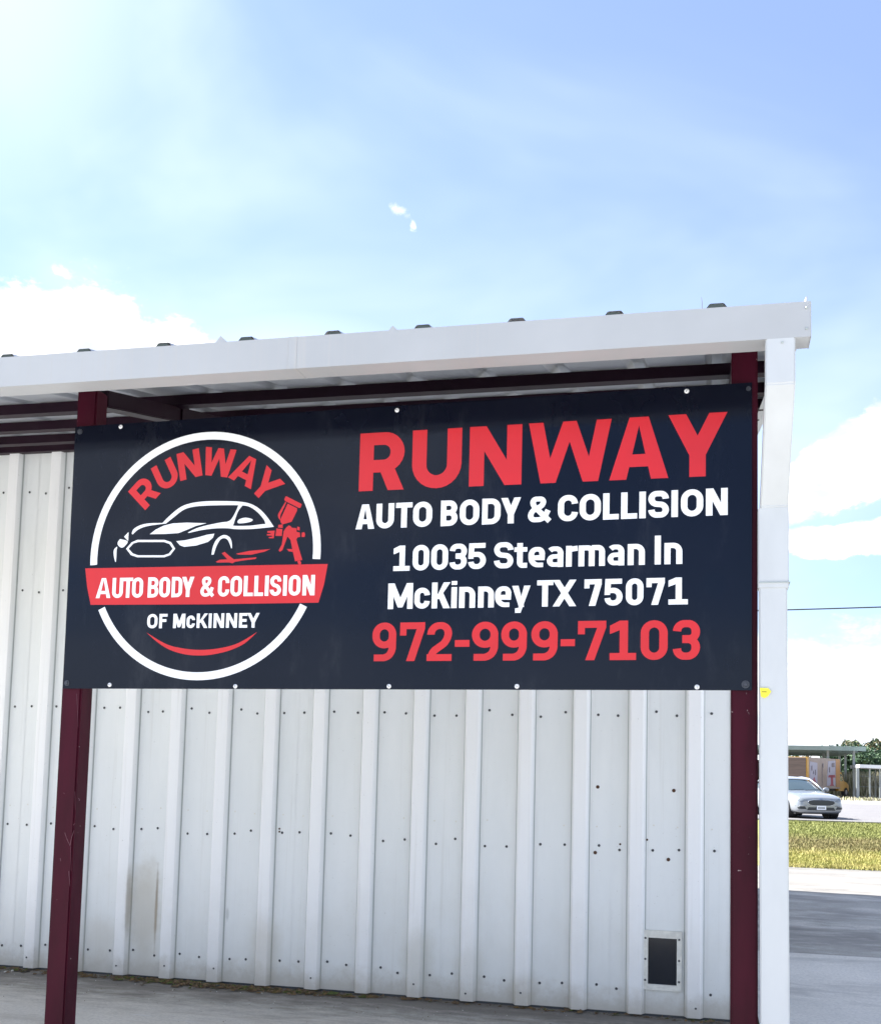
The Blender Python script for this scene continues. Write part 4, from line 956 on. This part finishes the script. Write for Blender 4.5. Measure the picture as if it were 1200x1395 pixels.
    q = MB(); q.tube([nose(x, z, .012) for x, z in gr + gr[:1]], .012, 6); q.build('grille_surround', M_chrome, C_, True)
    li = [(-.52, .30), (.52, .30), (.46, .405), (-.46, .405)]; drape('lower_intake', li, 1, .012, M_grille)
    q = MB(); yp = nose(0, .40)[1] - .03; q.box(-.17, .17, yp, yp + .01, .32, .46); pl = q.build('number_plate', M_plate, C_)
    for i in range(6): q = MB(); q.box(-.12 + i * .043, -.095 + i * .043, yp - .002, yp - .0003, .355, .415); q.build('plate_mark', M_grille, pl)
    q = MB(); q.tube([nose(-.05, .705, .0), nose(.05, .705, .0)], .022, 8, flat=.5); q.build('badge', mat('badge_blue', (.03, .06, .2), .3), C_)
    for (x0_, x1_) in ((-.55, 0.05), (.05, .6)):
        q = MB(); q.tube([(x0_, -1.02, .985), (x1_, -.93, 1.02)], .008, 5); q.build('wiper', M_black, C_)
    q = MB(); q.box(-.8, .8, -2.1, 2.1, .16, .3); q.build('underbody', M_black, C_)
    return C_
CAR = make_car((2.88, 39.6, -.016), radians(20))

# ------------------------------------------------------------------ far yard: canopy, box truck, carport
CN = empty('open_sided_canopy', (8, 112, -.024), 'long open-sided steel canopy with pale green fascia behind the car', 'canopy')
def PC(o, E_): o.parent = E_; o.location = tuple(-Vector(E_.location)); return o
def roofslab(x0, x1, y0, y1, z0, z1, th, mt):
    q = MB(); vs_ = [(x0, y0, z0), (x1, y0, z1), (x1, y1, z1 - .0), (x0, y1, z0)]; vs_ = vs_ + [(x, y, z - th) for x, y, z in vs_]
    q.add(vs_, [(0, 1, 2, 3), (7, 6, 5, 4), (0, 4, 5, 1), (1, 5, 6, 2), (2, 6, 7, 3), (3, 7, 4, 0)]); return q
M_fascia = mat('pale_green_fascia', (.20, .26, .24), .5, 0, .4, .1, 1); M_soff = mat('canopy_soffit', (.06, .065, .08), .8, 0, .3, .2, .5); M_wpost = mat('pale_post', (.34, .37, .36), .5, 0, .4, .1, 1)
zc = 4.55
PC(roofslab(-20, 13.6, 104, 124, zc, zc + .05, .12, M_fascia).build('roof', M_soff), CN)
q = MB(); q.box(-20, 13.65, 103.9, 103.99, zc - .28, zc + .12); PC(q.build('fascia', M_fascia), CN)
q = MB(); q.box(13.61, 13.7, 104, 124, zc - .28, zc + .12); PC(q.build('end_fascia', M_fascia), CN)
for y in (108, 112, 116, 120, 123.5):
    q = MB(); q.box(-20, 13.5, y, y + .15, zc - .38, zc - .10); PC(q.build('beam', M_fascia), CN)
for (x, y) in ((5.2, 105), (10.35, 105), (-1, 105), (5.2, 115), (10.9, 115), (12.7, 105.5), (13.0, 115), (14.2, 123), (5.6, 123), (10, 123)):
    x = min(x, 13.3); q = MB(); q.box(x, x + .22, y, y + .2, -.02, zc - .12); PC(q.build('post', M_wpost), CN)
q = MB(); q.box(-20, 10.2, 122.6, 122.8, 0, 3.6); PC(q.build('back_wall', mat('brown_boarding', (.10, .075, .065), .8, 0, .2, .4, .6, vstretch=(.2, 1, 4))), CN)
# box truck
TR = empty('box_truck', (9.4, 99, -.024), 'yellow box truck with printed pale side panel parked by the canopy', 'truck', rz=0)
M_tbox = mat('truck_side', (.27, .21, .18), .5, 0, .4, .15, .8); M_tyel = mat('truck_yellow', (.42, .22, .02), .4, 0, .5); M_tgr = mat('truck_print_lilac', (.30, .29, .36), .5); M_tred = mat('truck_print_maroon', (.25, .03, .06), .5); M_tdk = mat('truck_print_dark', (.12, .10, .12), .5)
tp = Vector((7.95, 97, 0)); te = Vector((11.35, 103.5, 0)); td = (te - tp).normalized(); tn = Vector((-td.y, td.x, 0))
def tpt(s_, z, off=0): p = tp + td * s_ - tn * off; return (p.x, p.y, z)
TL = (te - tp).length
def tprism(pl, off0, off1, name, mt):
    q = MB(); n = len(pl); q.add([tpt(s_, z, off1) for s_, z in pl] + [tpt(s_, z, off0) for s_, z in pl], [tuple(range(n)), tuple(range(n, 2 * n))[::-1]] + [(i, (i + 1) % n, n + (i + 1) % n, n + i) for i in range(n)])
    return PC(fixn(q.build(name, mt)), TR)
tprism([(0, .75), (TL, .75), (TL, 3.45), (0, 3.45)], -2.3, 0, 'cargo_box', M_tbox)
tprism([(-.02, .72), (.35, .72), (.35, 3.48), (-.02, 3.48)], -2.32, .02, 'corner_trim', M_tyel)
qd = MB(); nn = -td * .012
def rpt(f, z, o_): p = tp + tn * (2.3 * f) - td * o_; return (p.x, p.y, z)
qd.add([rpt(.03, .8, .01), rpt(.97, .8, .01), rpt(.97, 3.45, .01), rpt(.03, 3.45, .01), rpt(.03, .8, .05), rpt(.97, .8, .05), rpt(.97, 3.4, .05), rpt(.03, 3.4, .05)], [(0, 1, 2, 3), (7, 6, 5, 4), (0, 4, 5, 1), (1, 5, 6, 2), (2, 6, 7, 3), (3, 7, 4, 0)])
PC(fixn(qd.build('rear_door', mat('brown_roller_door', (.05, .035, .03), .6, 0, .3, .3, 3, vstretch=(.2, .2, 5)))), TR)
tprism([(TL - .9, .9), (TL - .02, .9), (TL - .02, 3.43), (TL - 1.0, 3.43)], -.01, .02, 'side_print', mat('truck_print_orange', (.36, .18, .06), .5))
tprism([(.6, 1.2), (2.2, 1.2), (2.2, 3.0), (.6, 3.1)], -.01, .015, 'side_print', M_tgr)
tprism([(1.0, 1.25), (1.9, 1.25), (1.5, 1.75)], .016, .03, 'side_print', M_tred)
tprism([(4.3, 1.0), (6.2, 1.0), (6.3, 3.3), (4.6, 3.2)], -.01, .014, 'side_print', M_tgr)
tprism([(4.6, 1.75), (6.2, 1.75), (6.1, 2.0), (5.65, 1.95), (5.7, 1.15), (5.9, 1.0), (4.9, 1.0), (5.2, 1.2), (5.2, 1.9), (4.7, 1.95)], .016, .032, 'side_print', M_tred)
for (a_, b_, z0_, z1_) in ((.9, 1.05, 2.3, 2.75), (1.3, 1.4, 2.0, 2.3), (1.7, 1.8, 1.9, 2.4), (3.3, 3.5, 2.6, 3.0), (3.2, 3.25, 1.0, 2.6), (5.4, 6.0, 2.7, 3.1), (4.8, 4.95, 2.2, 2.7)): tprism([(a_, z0_), (b_, z0_), (b_, z1_), (a_, z1_ - .05)], .033, .045, 'side_print', M_tdk)
cabp = [(TL + .05, .55), (TL + 2.45, .5), (TL + 2.5, 1.05), (TL + 1.9, 1.35), (TL + 1.25, 1.45), (TL + .75, 2.25), (TL + .05, 2.3)]
tprism(cabp, -2.05, -.15, 'cab', M_tyel)
tprism([(TL + .35, 1.45), (TL + 1.05, 1.45), (TL + .68, 2.12), (TL + .35, 2.12)], -.15, -.13, 'side_window', M_glass)
for s_ in (1.5, TL + 1.75):
    q = MB(); p0_ = tpt(s_, .42, -.12); p1_ = tpt(s_, .42, -.42); q.tube([p0_, p1_], .44, 20); PC(q.build('wheel', M_tyre), TR)
    q = MB(); p0_ = tpt(s_, .42, -.09); p1_ = tpt(s_, .42, -.2); q.tube([p0_, p1_], .22, 14); PC(q.build('hubcap', M_rim), TR)
tprism([(.2, .55), (TL, .55), (TL, .72), (.2, .72)], -1.8, -.4, 'chassis', M_black)
# white carport
CP = empty('white_carport', (16, 104, -.024), 'low white-roofed carport on thin white posts at the right edge', 'carport')
M_wroof = mat('white_roof', (.78, .80, .80), .5, 0, .4, .05, 1)
PC(roofslab(12.75, 24, 101, 108, 2.98, 2.75, .30, M_wroof).build('roof', M_wroof), CP)
for (x, y) in ((13.6, 101.4), (14.45, 101.4), (17, 101.4), (13.4, 107.5), (14.9, 107.5), (20, 101.4)):
    q = MB(); q.box(x, x + .13, y, y + .12, -.02, 2.68); PC(q.build('post', M_wpost), CP)
for z in (1.95, .95):
    q = MB(); q.box(13.6, 24, 107.45, 107.5, z, z + .06); PC(q.build('rail', M_wpost), CP)
q = MB(); q.box(12.35, 12.6, 100, 100.25, -.02, 2.6); tag(q.build('gate_post', M_wpost, bevel=.02), 'stout pale post standing free left of the white carport', 'post')
q = MB(); q.tube([(4.92, 80, -.024), (4.92, 80, 2.35)], .055, 8); q.tube([(4.92, 80, 2.35), (4.92, 80, 2.40)], [.07, .02], 8); tag(q.build('marker_post', M_wpost), 'thin white marker post behind the roof of the silver car', 'post')
# kerb stones / weeds in front of the truck yard
gr_ = random.Random(9)
def weeds(name, x0, x1, y0, y1, hmin, hmax, n, mts, label, wmul=1, zb=-.024):
    q = MB()
    for i in range(n):
        x, y = gr_.uniform(x0, x1), gr_.uniform(y0, y1); h = gr_.uniform(hmin, hmax); w = gr_.uniform(.015, .04) * wmul; an = gr_.random() * pi; lx, ly = gr_.gauss(0, .16) * h, gr_.gauss(0, .16) * h
        dx, dy = cos(an) * w, sin(an) * w
        q.add([(x - dx, y - dy, zb), (x + dx, y + dy, zb), (x + dx * .8 + lx * .5, y + dy * .8 + ly * .5, h * .6), (x - dx * .8 + lx * .5, y - dy * .8 + ly * .5, h * .6), (x + lx, y + ly, h)], [(0, 1, 2, 3), (3, 2, 4)], gr_.choice(mts))
    return tag(q.build(name, mts[0]), label, 'tall grass', kind='stuff')
M_reed = mat('dry_reed', (.42, .38, .26), .9, 0, .2, .3, 1); M_reed2 = mat('reed_olive', (.26, .27, .15), .9, 0, .2, .3, 1)
weeds('tall_dry_grass', 11.2, 24, 113, 119, 1.2, 2.7, 5200, (M_reed, M_reed, M_reed2), 'tall dry reeds standing between the truck and the trees', 1.6)
weeds('yard_weeds', 5, 18, 84, 92, .05, .28, 900, (M_reed2, M_reed), 'low weeds scattered along the gravel yard', 1.5)
# power line
q = MB(); pts_ = []
pA, pB = Vector((-40, 48, 9.6)), Vector((26, 40, 8.6))
for i in range(41):
    t = i / 40; p = pA.lerp(pB, t); p.z -= 4 * t * (1 - t) * .75; pts_.append(p)
q.tube(pts_, .028, 6); tag(q.build('power_line', M_black), 'thin dark overhead power line crossing the sky right of the downspout', 'power line')
for (x, y, z) in ((-40, 48, 10), (26, 40, 9)):
    q = MB(); q.tube([(x, y, -.03), (x, y, z)], [.16, .11], 10); q.box(x - .06, x + .06, y - 1, y + 1, z - .7, z - .58)
    tag(q.build('utility_pole', M_twig), 'wooden utility pole at the ' + ('left' if x < 0 else 'right') + ' end of the power line', 'utility pole')

# ------------------------------------------------------------------ trees
M_bark = mat('bark', (.10, .08, .06), .9, 0, .2, .3, 3)
def leafm(n, c): return mat(n, c, .7, 0, .3, .35, .6)
L1, L2, L3, L4 = leafm('leaf_dark', (.035, .075, .035)), leafm('leaf_mid', (.055, .10, .045)), leafm('leaf_olive', (.16, .15, .07)), leafm('leaf_tan', (.30, .24, .13))
def tree(x, y, h, w, mts, label, seed, dens=6500):
    rr = random.Random(seed); T = empty('tree', (x, y, -.03), label, 'tree', 'trees behind the canopy yard')
    q = MB(); q.tube([(0, 0, 0), (.1, 0, h * .3), (.05, .1, h * .75)], [h * .03, h * .022, h * .008], 8)
    for k in range(7):
        an = rr.random() * 2 * pi; z = h * rr.uniform(.2, .6); q.tube([(0, 0, z), (cos(an) * w * .25, sin(an) * w * .25, z + h * .12), (cos(an) * w * .42, sin(an) * w * .42, z + h * .22)], [h * .012, h * .008, h * .003], 5)
    q.build('trunk', M_bark, T)
    cl = [(rr.gauss(0, w * .22), rr.gauss(0, w * .22), h * rr.uniform(.12, .88), w * rr.uniform(.12, .22)) for _ in range(38)]
    q = MB()
    for i in range(dens):
        cx, cy, cz, cr = rr.choice(cl); an, ph = rr.random() * 2 * pi, math.acos(rr.uniform(-1, 1)); r_ = cr * rr.uniform(.5, 1.08) 
        p = Vector((cx + r_ * sin(ph) * cos(an), cy + r_ * sin(ph) * sin(an), max(.3, cz + r_ * cos(ph) * .9)))
        s_ = rr.uniform(.12, .30); u = Vector((rr.gauss(0, 1), rr.gauss(0, 1), rr.gauss(0, 1))).normalized(); v_ = u.orthogonal().normalized()
        q.add([p - u * s_, p + v_ * s_ * .6, p + u * s_, p - v_ * s_ * .6], [(0, 1, 2, 3)], rr.choice(mts))
    q.build('crown', mts[0], T)
TS = [(11.2, 150, 4.4, 7, (L1, L1, L2), 'dark green tree behind the right end of the canopy, left of the others'),
      (16.6, 146, 5.8, 7.5, (L1, L2, L1), 'dark green tree rising right behind the canopy corner'),
      (20.8, 150, 6.6, 8, (L1, L1, L2), 'tallest dark green tree above the white carport'),
      (20.5, 162, 8.0, 5, (L3, L4, L2), 'tan and olive tree with thin crown showing above the dark trees'),
      (26, 149, 6.6, 8.5, (L1, L2), 'dark green tree at the far right edge over the carport'),
      (5, 152, 3.6, 8, (L1, L2), 'dark tree mostly hidden behind the canopy roof'),
      (24.0, 164, 8.3, 6, (L3, L4, L3), 'tan thin-crowned tree at the right edge of the photo')]
for i, (x, y, h, w, mts, lab) in enumerate(TS): tree(x, y, h, w, mts, lab, 50 + i)
hd = tag(tree(-2, 155, 6.2, 12, (L1, L2), 'wide dark tree behind the left part of the canopy', 80, 5000) or bpy.data.objects[-1]) if False else None
q = MB(); rr = random.Random(4)
for i in range(26000):
    x = rr.uniform(-120, 150); y = rr.uniform(196, 214); z = rr.random() ** .8 * (2.6 + 1.0 * sin(x * .11) + .7 * sin(x * .37 + 1)); s_ = rr.uniform(.25, .6); u = Vector((rr.gauss(0, 1), rr.gauss(0, 1), rr.gauss(0, 1))).normalized(); v_ = u.orthogonal().normalized(); p = Vector((x, y, max(.1, z)))
    q.add([p - u * s_, p + v_ * s_ * .6, p + u * s_, p - v_ * s_ * .6], [(0, 1, 2, 3)], rr.choice((L1, L1, L2, L3)))
tag(q.build('distant_treeline', L1), 'low distant line of dark trees along the horizon', 'woods', kind='stuff')
bpy.context.view_layer.update()
